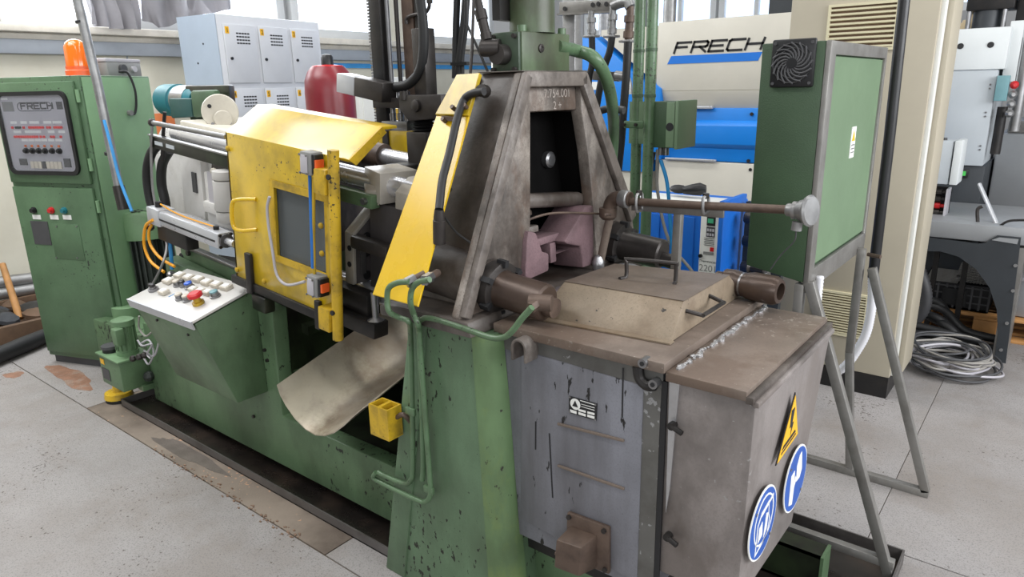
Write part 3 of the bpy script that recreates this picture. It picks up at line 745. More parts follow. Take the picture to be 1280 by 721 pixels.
# rose coloured cast pieces of the gooseneck seat
MB().fprism('afr', [(1.673,0.199),(1.713,0.187),(1.741,0.121),(1.775,0.109),(1.770,0.052),(1.676,0.047),(1.644,0.059),(1.663,0.171)], -.10, .015).build('seat_block', 'rose_cast', mc, bevel=.008)
MB().fprism('afr', [(2.004,0.226),(2.055,0.224),(2.048,0.016),(1.975,0.017),(1.970,0.094),(1.885,0.118),(1.867,0.129)], -.12, .01).build('seat_block', 'rose_cast', mc, bevel=.008)
MB().fbox('afr', [(1.843,0.058)][0], [(1.876,0.125)][0], -.12, -.03).build('seat_web', 'rose_cast', mc, bevel=.003)
MB().fbox('afr', [(1.770,0.152)][0], [(1.963,0.128)][0], -.14, -.03).build('seat_web', 'rose_cast', mc, bevel=.003)
MB().fbox('afr', [(1.873,0.085)][0], [(1.950,0.084)][0], -.10, -.03).build('seat_web', 'rose_cast', mc, bevel=.003)
MB().fbox('afr', [(1.771,0.167)][0], [(1.826,0.189)][0], -.12, -.06).build('nozzle_lug', 'cast_edge', mc, bevel=.004)
MB().fbox('afr', [(1.783,0.211)][0], [(1.874,0.229)][0], -.16, -.12).build('nozzle_lug', 'plate_brown', mc, bevel=.004)
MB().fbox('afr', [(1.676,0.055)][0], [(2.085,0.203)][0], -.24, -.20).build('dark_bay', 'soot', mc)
MB().tube([on('afr', (1.711,0.205),-.05), on('afr', (1.754,0.226),-.02), on('afr', (1.865,0.225),.0), on('afr', (2.100,0.187),.05), (-1.151,1.930,1.252)], .004).build('igniter_rod', 'rust_steel', mc)
# foot of the casting on the column, with boss
MB().prism([(-1.60,1.345,.985),(-1.225,1.345,.985),(-1.235,1.345,1.03),(-1.52,1.345,1.03),(-1.60,1.345,1.02)], (0,1.03,0)).build('casting_foot', 'cast_dark', mc, bevel=.008)
for yy in (1.5, 2.2):
    MB(inc).lathe((-1.70,yy,.962), (1,0,0), [(0,.062),(.02,.078),(.32,.078)], 28).build('tie_boss', 'cast_dark', mc, smooth=50)
    rg = MB(inc).lathe((-1.385,yy,.962), (1,0,0), [(0,.072),(.01,.077),(.045,.077),(.05,.062)], 28).build('lock_ring', 'dark_steel', mc)
    for k in range(6):
        a = k*math.pi/3+.5; cy, cz = yy+.0755*math.cos(a), .962+.0755*math.sin(a)
        MB(inc).bar((-1.36,cy,cz), (-1.328,cy,cz), .02, .016, (0,-math.sin(a),math.cos(a))).build('notch', 'black_print', rg)
    cy_ = MB(inc).lathe((-1.335,yy,.962), (1,0,0), [(0,.056),(.015,.053),(.15,.053),(.156,.047)], 28).build('plunger_cylinder', 'bronze_cyl' if yy < 2 else 'dark_steel', mc)
MB(inc).cyl((-1.18,1.5,.955), (-1.15,1.5,.955), .028, n=16).build('end_fitting', 'rust_steel', mc)
MB(inc).cyl((-1.18,2.2,.945), (-1.12,2.2,.945), .026, n=16).build('end_fitting', 'dark_steel', mc)
MB().bar((-1.069,2.200,1.057), (-1.020,2.220,1.031), .02, .02).build('drain_rod', 'rust_steel', mc)

# hydraulic block and injection cylinder on top
BX0, BX1, BY0, BY1 = -1.455, -1.345, 1.755, 2.01
MB().box((BX0,BY0,1.69), (BX1,BY1,1.812)).build('hydraulic_block', 'block_green', mc, bevel=.004)
fp = MB().box((BX0+.002,BY0-.012,1.692), (BX1-.004,BY0,1.81)).build('block_face', mat('block_dark_green',(62,78,62),.4,dirt=.5), mc, bevel=.003)
for x in (BX0+.012, BX1-.016):
    for z in (1.703, 1.798):
        MB().cyl((x,BY0-.012,z), (x,BY0-.024,z), .007, n=10).build('bolt', 'dark_steel', fp)
MB().lathe((BX1,1.85,1.765), (1,0,0), [(0,.013),(.004,.013),(.005,.007),(.003,.006)], 16).build('plug', 'dark_steel', mc)
MB().lathe((-1.40,1.88,1.812), (0,0,1), [(0,.072),(.6,.072)], 30).build('injection_cylinder', 'block_green', mc, smooth=50)
MB().box((-1.47,1.77,1.85), (-1.44,1.9,2.3)).build('cylinder_cover', 'black_steel', mc)
for x, y in ((-1.36,1.775),(-1.36,1.985)):
    MB().cyl((x,y,1.812), (x,y,1.83), .014, n=12).build('bolt', 'machine_green', mc)
el = MB().cyl((-1.405,BY0-.012,1.747), (-1.405,BY0-.05,1.747), .03, n=20).build('elbow', 'dark_steel', mc)
MB().lathe((-1.461,1.700,1.767), Vector((-1.417,1.720,1.766))-Vector((-1.461,1.700,1.767)), [(0,.022),(.004,.026),(.06,.026)], 20).build('elbow_end', 'dark_steel', mc)
MB().lathe((-1.443,1.710,1.789), Vector((-1.479,1.710,1.914))-Vector((-1.443,1.710,1.789)), [(0,.018),(.02,.018),(.021,.015),(.06,.015),(.061,.018),(.09,.018),(.091,.013),(.2,.012)], 16).build('hose_coupling', 'dark_steel', mc)
MB().tube([(-1.488,1.720,1.906),(-1.504,1.720,1.975),(-1.516,1.720,2.042)], .014, 12).build('hydraulic_hose', 'black_rubber', mc)
MB().tube([(BX1-.01,1.95,1.775)] + [(-1.360,2.080,1.763),(-1.297,2.080,1.740)] + [(-1.292,2.150,1.681)] + [(-1.323,2.250,1.586)] + [(-1.402,2.400,1.463),(-1.410,2.400,1.324),(-1.420,2.400,1.117)], .021, 14).build('hydraulic_pipe', 'pipe_green', mc, smooth=60)

# yellow guard sheets in front of the casting
GA, GB = [(-1.517,1.660,1.685),(-1.423,1.660,1.687)]
GC, GD = [(-1.559,1.600,1.568),(-1.424,1.600,1.567)]
GE, GF = [(-1.578,1.310,1.061),(-1.385,1.310,1.058)]
up = Vector((0,-.012,.008))
MB().prism([GA,GB,GD,GC], up).build('guard_plate', 'yellow', mc, bevel=.002, seg=1)
MB().prism([GC,GD,GF,GE], Vector((0,-.006,.004))).build('guard_plate', 'yellow_bright', mc, bevel=.002, seg=1)
hg = MB().bar((-1.519,1.590,1.566), (-1.466,1.590,1.562), .03, .012).build('guard_hinge', 'rust_steel', mc)
for px in ((-1.507,1.580,1.555), (-1.475,1.590,1.590), (-1.435,1.600,1.594)):
    MB().cyl(px, Vector(px)+vec(0,-.015,.01), .007, n=8).build('bolt', 'rust_steel', mc)
MB().tube([(-1.368,1.600,1.641),(-1.414,1.600,1.635),(-1.447,1.600,1.617)] + [(-1.439,1.560,1.568)] + [(-1.420,1.500,1.474)] + [(-1.396,1.440,1.402)] + [(-1.366,1.390,1.327)], .012, 12).build('lubrication_hose', 'black_rubber', mc, smooth=60)
MB().lathe((-1.366,1.390,1.327), Vector((-1.383,1.400,1.208))-Vector((-1.366,1.390,1.327)), [(0,.013),(.02,.016),(.03,.016),(.031,.018),(.10,.018)], 14).build('hose_fitting', 'dark_steel', mc)
MB().lathe((-1.416,1.660,1.641), Vector((-1.383,1.600,1.644))-Vector((-1.416,1.660,1.641)), [(0,.02),(.05,.018)], 12).build('hose_fitting', 'dark_steel', mc)
MB().tube([(-1.413,1.460,1.289),(-1.371,1.460,1.251),(-1.313,1.460,1.224)], .0035).build('thin_wire', 'black_rubber', mc)

# hydraulic pipes on the column front
YP = 1.352
MB().tube([(-1.374,1.270,1.144),(-1.423,1.270,1.134),(-1.462,1.270,1.112),(-1.472,1.270,1.075),(-1.466,1.270,1.040)] + [(-1.457,1.300,1.016),(-1.421,1.300,1.011)] + [(-1.474,1.352,0.946)] + [(-1.486,1.352,0.729),(-1.503,1.352,0.487),(-1.518,1.352,0.438),(-1.550,1.352,0.414)] + [(-1.658,1.360,0.402),(-1.686,1.360,0.404)], .0085, 10).build('hydraulic_pipe', 'pipe_green', mc, smooth=60)
MB().tube([(-1.306,1.280,1.159),(-1.351,1.280,1.144),(-1.378,1.280,1.119),(-1.387,1.280,1.080)] + [(-1.410,1.310,1.035),(-1.396,1.310,1.006)] + [(-1.437,1.352,0.944)] + [(-1.443,1.352,0.740),(-1.453,1.352,0.532),(-1.462,1.352,0.458)], .0085, 10).build('hydraulic_pipe', 'pipe_green', mc, smooth=60)
MB().tube([(-1.005,1.335,1.120),(-1.038,1.335,1.084),(-1.071,1.335,1.043),(-1.103,1.335,1.019),(-1.153,1.335,1.011)] + [(-1.278,1.345,1.015),(-1.372,1.345,1.018),(-1.412,1.345,1.008),(-1.427,1.345,0.978)] + [(-1.425,1.345,0.748),(-1.420,1.345,0.505),(-1.422,1.345,0.425),(-1.450,1.345,0.388),(-1.490,1.345,0.381)] + [(-1.661,1.360,0.367),(-1.714,1.360,0.372),(-1.698,1.360,0.399)], .0085, 10).build('hydraulic_pipe', 'pipe_green', mc, smooth=60)
for a, b, r in (((-1.365,1.320,1.157),(-1.388,1.270,1.138),.011),((-1.355,1.360,1.153),(-1.328,1.280,1.152),.011)):
    d = Vector(b)-Vector(a); L_ = d.length
    MB().lathe(a, d, [(0,r),(L_*.55,r)], 14).build('pipe_stub', 'rust_steel', mc)
    MB().lathe(Vector(a)+d*.5, d, [(0,r*1.4),(L_*.5,r*1.4)], 6).build('pipe_nut', 'steel', mc, smooth=20)
a, b = Vector((-1.029,1.360,1.107)), Vector((-1.029,1.420,1.120))
MB().lathe(a, b-a, [(0,.015),(.03,.015)], 6).build('pipe_nut', 'rust_steel', mc, smooth=20)
MB().lathe((-1.025,1.400,1.113), (.5,.2,0), [(-.03,.022),(.03,.022)], 16).build('pipe_elbow', 'rust_steel', mc)
for px in ((-1.487,1.350,0.694), (-1.426,1.350,0.441)):
    p = Vector(px); MB().box(p+vec(-.02,.0,-.012), p+vec(.02,-.012,.012)).build('pipe_clip', 'pipe_green', mc, bevel=.003)

# tie bars and platens of the inclined clamping unit
for yy, w in ((1.68,1.13), (2.2,1.10)):
    MB(inc).cyl((-3.5,yy,w), (-1.45,yy,w), .037, n=24).build('tie_bar', 'chrome', mc, smooth=50)
for yy in (1.68, 2.2):
    MB(inc).cyl((-3.5,yy,.70), (-1.45,yy,.70), .037, n=24).build('tie_bar', 'chrome', mc, smooth=50)
MB(inc).box((-1.72,1.58,.62), (-1.62,2.3,1.2)).build('fixed_platen', 'mould_dark', mc, bevel=.01)
mp = MB(inc).box((-2.87,1.6,.64), (-2.74,2.28,1.17)).build('moving_platen', 'cast_dark', mc, bevel=.015)
MB(inc).cyl((-2.74,2.2,1.10), (-2.62,2.2,1.10), .055, n=24).build('bar_collar', 'rust_steel', mp)
MB(inc).cyl((-2.74,1.68,1.13), (-2.66,1.68,1.13), .055, n=24).build('bar_collar', 'rust_steel', mp)
# mould halves
MB(inc).prism([(-2.16,1.6,.745),(-2.16,1.6,.94),(-2.16,1.76,1.07),(-2.16,1.76,1.12),(-2.16,2.2,1.12),(-2.16,2.2,.72)], (.04,0,0)).build('mould_plate', 'mould_dark', mc, bevel=.003)
eg = MB(inc).prism([(-2.163,1.595,.745),(-2.163,1.595,.942),(-2.163,1.757,1.075),(-2.163,1.77,1.062),(-2.163,1.61,.935),(-2.163,1.61,.745)], (.046,0,0)).build('mould_edge', 'mould_steel', mc, bevel=.002)
for px in ((-2.036,1.595,1.095), (-2.044,1.595,1.033)):
    MB().lathe(Vector(px)+vec(0,.004,0), (0,-1,0), [(0,.011),(.006,.011)], 14).build('hole', 'black_print', eg)
for w_ in (.77, .86, .92):
    p0 = (-2.118,1.66,w_); MB(inc).lathe(p0, (1,0,0), [(0,.018),(.002,.018)], 14).build('hole', 'black_print', mc)
MB(inc).prism([(-2.118,1.63,.78),(-2.118,1.655,.78),(-2.118,1.655,.93),(-2.118,1.63,.93)], (.003,0,0)).build('slot', 'steel', mc)
tb = MB(inc).prism([(-2.127,1.660,1.180),(-2.111,1.808,1.180),(-1.975,1.779,1.180),(-1.992,1.616,1.180)], (0,0,-.11)).build('mould_block', 'mould_steel', mc, bevel=.004)
MB(inc).prism([(-2.097,1.634,1.130),(-2.012,1.634,1.130),(-2.014,1.632,1.110),(-2.062,1.611,1.110)], (0,0,-.05)).build('mould_lug', 'mould_steel', mc, bevel=.006)
MB(inc).prism([(-2.10,1.66,.72),(-2.10,1.66,1.06),(-2.10,2.1,1.06),(-2.10,2.1,.72)], (.20,0,0)).build('mould_half', 'mould_dark', mc, bevel=.006)
MB(inc).prism([(-1.92,1.62,1.07),(-1.92,1.62,1.13),(-1.92,1.68,1.175),(-1.92,1.78,1.175),(-1.92,1.78,1.07)], (.13,0,0)).build('ejector_block', 'mould_steel', mc, bevel=.003)
MB(inc).lathe((-1.785,1.70,1.115), (1,0,0), [(-.002,.032),(.004,.032)], 18).build('bore', 'black_print', mc)
MB(inc).obox((-2.12,1.58,.89), (.2,0,0), (0,.05,0), (0,0,.05)).build('clamp_bar', 'dark_steel', mc, bevel=.012)
MB(inc).cyl((-1.92,1.605,.915), (-1.85,1.605,.915), .02, n=12).build('clamp_bolt', 'rust_steel', mc)
MB(inc).box((-2.2,1.56,.66), (-2.0,1.62,.74)).build('guide_block', 'black_steel', mc, bevel=.006)
MB(inc).box((-2.16,1.53,.60), (-1.93,1.60,.66)).build('guide_block', 'black_steel', mc, bevel=.006)
MB(inc).box((-2.3,1.60,1.05), (-2.02,1.64,1.10)).build('stop_bar', 'machine_green', mc, bevel=.004)
MB(inc).cyl((-2.05,1.60,1.075), (-2.05,1.585,1.075), .012, n=10).build('bolt', 'steel', mc)
MB().cyl((-2.214,1.750,0.767), (-2.068,1.750,0.753), .014, n=12).build('drain_stub', 'rust_steel', mc)
MB().lathe((-1.805,1.500,0.887), (0,0,1), [(0,.03),(.01,.012),(.1,.012)], 12).build('support_pin', 'steel', mc)

# toggle end: white cast body, hinge, plates
tg = MB(inc).prism([(-3.98,1.78,.62),(-2.95,1.78,.62),(-2.95,1.78,1.02),(-3.15,1.78,1.12),(-3.85,1.78,1.12),(-3.98,1.78,1.0)], (0,.42,0)).build('toggle_housing', 'cast_white', mc, bevel=.02, smooth=50)
MB(inc).box((-3.62,1.74,.66), (-3.42,1.79,1.10)).build('cover_plate', 'cast_white', tg, bevel=.006)
MB(inc).box((-3.38,1.73,.62), (-3.02,1.79,.96)).build('cover_plate', 'cast_white', tg, bevel=.01)
p0 = Vector((-3.482,1.735,0.887)); MB(inc).box(p0+vec(-.018,-.003,-.05), p0+vec(.018,.01,.05)).build('slot', 'dark_grey', tg)
p0 = Vector((-3.302,1.725,0.891)); MB(inc).box(p0+vec(-.03,-.003,-.075), p0+vec(.03,.01,.075)).build('slot', 'panel_grey', tg)
hg_u = (-3.154,1.700,0.901)
for w0, w1, r in ((-.14,-.09,.043),(-.085,.055,.047),(.06,.10,.047)):
    MB(inc).cyl((hg_u[0],1.70,hg_u[2]+w0), (hg_u[0],1.70,hg_u[2]+w1), r, n=20).build('hinge_knuckle', 'cast_white', tg, bevel=.004)
for px in ((-3.096,1.690,1.308), (-3.105,1.690,1.140)):
    MB().ball(px, .016, 10).build('bolt', 'ivory', tg)
MB(inc).box((hg_u[0]-.22,1.71,hg_u[2]-.135), (hg_u[0],1.75,hg_u[2]-.08)).build('hinge_leaf', 'cast_white', tg, bevel=.008)
MB(inc).cyl((-3.3,1.8,.99), (-2.6,1.8,.99), .07, n=24).build('toggle_shaft', 'dark_steel', mc, smooth=50)
MB(inc).box((-3.7,1.8,1.10), (-3.0,2.3,1.16)).build('top_plate', 'ivory', tg, bevel=.01)
# gear motor on top
gm = MB().box((-3.62,1.86,1.40), (-3.28,2.10,1.47)).build('motor_foot', 'ivory', mc, bevel=.008)
dc = Vector((-3.343,1.900,1.563)); ax = Vector((.82,-.5,0)).normalized()
e0 = ax.cross(Vector((0,0,1)))
MB().lathe(dc-ax*.07, ax, [(0,.087),(.055,.087),(.065,.083),(.066,.0)], 32, caps=False).build('gear_disc', 'ivory', mc)
MB().lathe(dc+vec(0,0,-.035)+e0*-.01, ax, [(-.01,.045),(.006,.045),(.012,.04),(.0125,.0)], 26, caps=False).build('gear_cover', 'ivory', mc)
for dx in (-.04, .04):
    e = ax.cross(Vector((0,0,1))); p = dc+e*dx+vec(0,0,-.055)+ax*.006; MB().cyl(p, p+ax*.006, .008, n=8).build('bolt', 'steel', mc)
p = dc+ax.cross(Vector((0,0,1)))*.045+vec(0,0,.03); MB().cyl(p-ax*.006, p+ax*.0, .01, n=8).build('hole', 'black_print', mc)
e = ax.cross(Vector((0,0,1)))
MB().prism([(-3.784,1.970,1.696),(-3.351,1.970,1.692),(-3.362,1.970,1.525),(-3.778,1.970,1.513)], (-.05,.06,0)).build('gearbox_plate', 'oily_green', mc, bevel=.008)
MB().prism([(-3.629,1.950,1.669),(-3.396,1.950,1.670),(-3.397,1.950,1.546),(-3.635,1.950,1.532)], (.02,-.05,0)).build('gearbox', mat('gear_green',(72,98,72),.45,dirt=.5), mc, bevel=.015)
ma, mbb = Vector((-3.726,2.020,1.612)), Vector((-4.120,2.020,1.622))
gmx = (mbb-ma); LL = gmx.length
mtb = MB().lathe(ma, gmx, [(0,.07),(.02,.082),(LL*.55,.082),(LL*.56,.09),(LL*.93,.088),(LL,.06)], 26).build('gear_motor', 'teal', mc)
MB().lathe(ma, gmx, [(LL*.15,.0845),(LL*.5,.0845)], 26).build('motor_band', 'steel', mtb)
MB().prism([(-3.846,1.900,1.632),(-3.611,1.900,1.630),(-3.622,1.900,1.538),(-3.844,1.900,1.528)], (0,.08,0)).build('terminal_box', mat('term_green',(44,80,78),.45), mc, bevel=.008)

# guide rods beside the door
gr = MB(inc).cyl((-3.351,1.500,1.203), (-2.753,1.500,1.216), .011, n=12).build('guide_rod', 'steel', mc)
MB(inc).ball((-3.351,1.500,1.203), .018, 10).build('rod_end', 'dark_steel', gr)
u0, u1 = (-3.385,1.500,1.122), (-2.741,1.500,1.137)
sb = MB(inc).box((u0[0],1.495,u0[2]-.03), (u1[0]+.03,1.51,u0[2]+.022)).build('slotted_bar', 'oily_green', mc, bevel=.003)
MB(inc).box((u0[0],1.49,u0[2]+.022), (u1[0]+.03,1.515,u0[2]+.028)).build('bar_edge', 'steel', sb)
for a in (.05, .15):
    MB(inc).box((u0[0]+a,1.4935,u0[2]-.012), (u0[0]+a+.07,1.496,u0[2]+.004)).build('slot', 'cool_shadow', sb)
MB().tube([(-3.198,1.490,1.518),(-3.256,1.490,1.370),(-3.288,1.490,1.186),(-3.233,1.490,1.005)] + [(-3.201,1.440,0.905),(-3.377,1.440,0.754)], .006, 8).build('support_wire', 'galvanised', mc)
MB().tube([(-3.124,1.520,1.579),(-3.172,1.520,1.476),(-3.214,1.520,1.369)], .008, 8, 1).build('support_post', 'black_steel', mc)
# pneumatic cylinder
pa, pb = Vector((-3.397,1.500,0.778)), Vector((-2.828,1.500,0.770))
pc = MB(inc).box((pa.x,1.468,pa.z-.035), (pb.x,1.54,pa.z+.035)).build('air_cylinder', 'aluminium', mc, bevel=.012)
MB(inc).box((pa.x-.03,1.463,pa.z-.04), (pa.x+.08,1.545,pa.z+.04)).build('end_cap', 'aluminium', pc, bevel=.006)
MB(inc).box((pa.x+.08,1.4665,pa.z-.006), (pb.x-.02,1.469,pa.z+.002)).build('sensor_slot', 'black_print', pc)
MB(inc).cyl((pb.x,1.504,pa.z), (pb.x+.07,1.504,pa.z), .015, n=12).build('piston_rod', 'chrome', pc)
MB(inc).cyl((pb.x,1.504,pa.z), (pb.x+.012,1.504,pa.z), .03, n=16).build('rod_bush', 'dark_grey', pc)
for dy, dz in ((-.025,-.025),(.025,-.025),(-.025,.025),(.025,.025)):
    MB(inc).cyl((pb.x,1.504+dy,pa.z+dz), (pb.x+.006,1.504+dy,pa.z+dz), .007, n=8).build('bolt', 'black_steel', pc)
MB(inc).box((pa.x+.02,1.48,pa.z-.11), (pa.x+.28,1.54,pa.z-.035)).build('mount_bracket', 'black_steel', pc, bevel=.006)
MB(inc).cyl((pb.x-.06,1.50,pa.z+.035), (pb.x-.06,1.50,pa.z+.05), .012, n=10).build('air_fitting', 'black_plastic', pc)
MB(inc).cyl((pa.x+.02,1.50,pa.z+.035), (pa.x+.02,1.50,pa.z+.065), .015, n=10).build('air_fitting', 'black_plastic', pc)
MB(inc).tube([(pa.x+.05,1.495,pa.z+.06),(pa.x+.15,1.5,pa.z+.043),(pa.x+.3,1.495,pa.z+.042),(pb.x-.06,1.50,pa.z+.045)], .0035, 6).build('sensor_cable', 'orange_hose', pc)
for q in ([(-3.270,1.460,1.100),(-3.353,1.460,1.061),(-3.401,1.460,0.971),(-3.364,1.460,0.894),(-3.243,1.460,0.857)], [(-3.307,1.470,1.075),(-3.353,1.470,1.033),(-3.358,1.470,0.971),(-3.282,1.470,0.919),(-3.153,1.470,0.894)]):
    MB().tube(q, .007, 8).build('air_hose', 'orange_hose', mc)
MB().tube([(-3.234,1.500,1.040),(-3.228,1.500,0.966),(-3.245,1.500,0.863)], .009, 8).build('air_hose', 'blue_hose', mc)
MB().ball((-3.240,1.490,0.839), .022, 10, (1,1,.8)).build('air_fitting', 'steel', mc)
for px in ((-3.316,1.480,1.111), (-3.351,1.480,1.054)):
    MB().ball(px, .018, 10, (1.3,1,1)).build('air_fitting', 'black_plastic', mc)
for q in ([(-3.378,1.620,1.446),(-3.518,1.620,1.385),(-3.603,1.620,1.283),(-3.620,1.620,1.162),(-3.600,1.620,1.071)], [(-3.422,1.660,1.393),(-3.516,1.660,1.323),(-3.558,1.660,1.222),(-3.549,1.660,1.122),(-3.585,1.660,1.037)]):
    MB().tube(q, .023, 12).build('corrugated_hose', 'black_rubber', mc)

# yellow ring foot at the far corner
ft = thing('machine_foot', 'round yellow and black levelling foot beside the drip tray', 'foot', (-4.020,1.453,0.000))
p = Vector((-4.020,1.453,0.000)); MB().lathe(p, (0,0,1), [(0,.07),(.02,.07)], 20).build('rubber_pad', 'black_rubber', ft)
MB().lathe(p+vec(0,0,.02), (0,0,1), [(0,.075),(.03,.07),(.032,.03),(.1,.02)], 20).build('pad_top', 'yellow_worn', ft)


# ================================================================ yellow safety door
DY = 1.45
dr = thing('safety_door', 'yellow sheet steel sliding safety door with scratched window', 'door', inc((-2.36,DY,.67)))
DU0, DU1, DW0, DW1 = -2.672, -2.045, .672, 1.248
a, b = (-2.391,0.823), (-2.084,1.121)
WU0, WW0, WU1, WW1 = (-2.375,0.833)[0], (-2.375,0.827)[1], (-2.103,1.090)[0], (-2.366,1.095)[1]
def dp(u, w, y=DY): return Vector(inc((u, y, w)))
MB().ring([dp(DU0,DW0), dp(DU1,DW0), dp(DU1,DW1), dp(DU0,DW1)], [dp(WU0,WW0), dp(WU1+.03,WW0), dp(WU1+.03,WW1), dp(WU0,WW1)], (0,.012,0)).build('door_sheet', 'yellow', dr, bevel=.002)
MB(inc).box((WU0-.01,DY+.013,WW0-.01), (WU1+.04,DY+.017,WW1+.01)).build('window_pane', 'plexi', dr)
MB().ring([dp(WU0-.02,WW0-.02,DY-.002), dp(WU1+.05,WW0-.02,DY-.002), dp(WU1+.05,WW1+.02,DY-.002), dp(WU0-.02,WW1+.02,DY-.002)], [dp(WU0+.006,WW0+.006,DY-.002), dp(WU1+.024,WW0+.006,DY-.002), dp(WU1+.024,WW1-.006,DY-.002), dp(WU0+.006,WW1-.006,DY-.002)], (0,-.004,0)).build('window_rim', 'yellow_worn', dr)
MB(inc).box((DU0,DY,DW0), (DU0+.012,DY+.15,DW1)).build('side_flange', 'yellow', dr, bevel=.002)
# sloping hood on top
hoodp = [(DU0,DY,DW1),(DU0,1.59,1.345),(DU0,1.66,1.345),(DU0,1.66,1.335),(DU0,1.595,1.333),(DU0,DY+.008,DW1-.01)]
MB(inc).prism(hoodp, (DU1-DU0+.09,0,0)).build('hood', 'yellow', dr, bevel=.002)
MB(inc).prism([(DU1+.086,DY,DW1),(DU1+.086,1.59,1.345),(DU1+.086,1.61,1.325),(DU1+.086,DY+.03,DW1-.02)], (.008,0,0)).build('hood_lip', 'yellow_worn', dr)
MB(inc).box((WU1+.045,DY-.012,WW0-.04), (WU1+.062,DY,WW1-.02)).build('stiffener', 'yellow', dr, bevel=.004)
# post tube and its block
pu = (-1.987,1.420,1.142)
MB(inc).cyl((-1.998,1.425,.615), (-1.998,1.425,1.275), .019, n=18).build('post_tube', 'yellow_worn', dr)
for w in (1.19, .72):
    MB(inc).cyl((-1.998,1.40,w), (-1.998,1.409,w), .009, n=10).build('post_hole', 'black_print', dr)
for w in (1.17, .685):
    MB(inc).box((-2.075,DY-.05,w-.045), (-2.015,DY,w+.04)).build('hinge_block', 'yellow_worn', dr, bevel=.004)
# interlock switches
def switch(px, w):
    u, y, w0 = px
    s_ = MB(inc).box((u-.034,DY-.055,w0-.036), (u+.022,DY-.002,w0+.04)).build('interlock_switch', 'grey_plastic', dr, bevel=.005)
    MB(inc).box((u-.026,DY-.06,w0-.03), (u+.009,DY-.055,w0+.03)).build('switch_lid', 'panel_grey', s_, bevel=.003)
    MB(inc).box((u+.022,DY-.05,w0-.03), (u+.036,DY-.01,w0+.035)).build('switch_head', 'black_plastic', s_, bevel=.003)
    MB(inc).box((u+.034,DY-.048,w0-.012), (u+.044,DY-.016,w0+.018)).build('switch_key', mat('key_orange',(226,96,40),.4) if 'key_orange' not in M else 'key_orange', s_)
    for a in (-.026,.009):
        for c_ in (-.03,.03):
            MB(inc).cyl((u+a,DY-.06,w0+c_), (u+a,DY-.063,w0+c_), .004, n=8).build('screw', 'steel', s_)
switch((-2.102,1.400,1.217), 0); switch((-2.093,1.400,0.790), 0)
MB().tube([(-1.981,1.415,1.394),(-1.997,1.415,1.245),(-2.018,1.415,1.060)], .006, 8, 1).build('blue_conduit', mat('conduit_blue',(40,110,190),.4), dr)
MB().tube([(-1.969,1.420,1.376),(-2.004,1.420,1.160),(-2.020,1.420,1.030)], .006, 8, 1).build('cable_cover', 'yellow', dr)
MB().tube([(-2.256,1.430,1.289),(-2.279,1.430,1.246),(-2.284,1.430,1.171),(-2.277,1.430,1.081),(-2.271,1.430,1.005),(-2.242,1.430,0.973),(-2.192,1.430,0.968),(-2.095,1.430,0.996)], .0055, 8).build('grey_cable', 'panel_grey', dr)
MB().tube([dp(*(-2.494,1.021),1.45), dp(*(-2.553,1.014),1.41), dp(*(-2.578,0.991),1.40), dp(*(-2.582,0.914),1.40), dp(*(-2.557,0.894),1.41), dp(*(-2.502,0.902),1.45)], .008, 10).build('handle', 'yellow_bright', dr)
# lower black rail, bracket, bolts
rl = MB(inc).box((DU0-.02,DY-.012,DW0-.03), (DU1-.02,DY+.03,DW0+.004)).build('lower_rail', 'black_steel', dr, bevel=.003)
a = (-2.554,1.450,0.729); MB(inc).box((a[0]-.018,DY-.02,DW0-.04), (a[0]+.018,DY-.004,a[2]+.07)).build('rail_bracket', 'black_steel', dr, bevel=.003)
a = (-2.124,1.450,0.690); MB(inc).box((a[0]-.014,DY-.02,DW0-.06), (a[0]+.014,DY-.004,DW0+.05)).build('rail_bracket', 'black_steel', dr, bevel=.003)
MB(inc).box((DU0+.13,DY-.02,DW0-.10), (DU0+.22,DY+.03,DW0-.035)).build('roller_block', 'oily_green', dr, bevel=.008)
for u, w in ((DU0+.012,DW0+.03),(DU0+.012,DW1-.06),(DU0+.2,DW0+.03),(DU1-.1,DW0+.03),(DU1-.06,1.0),(DU1-.06,.9)):
    MB(inc).lathe((u,DY,w), (0,-1,0), [(0,.011),(.006,.010),(.009,.005)], 10).build('bolt', 'yellow_worn', dr)

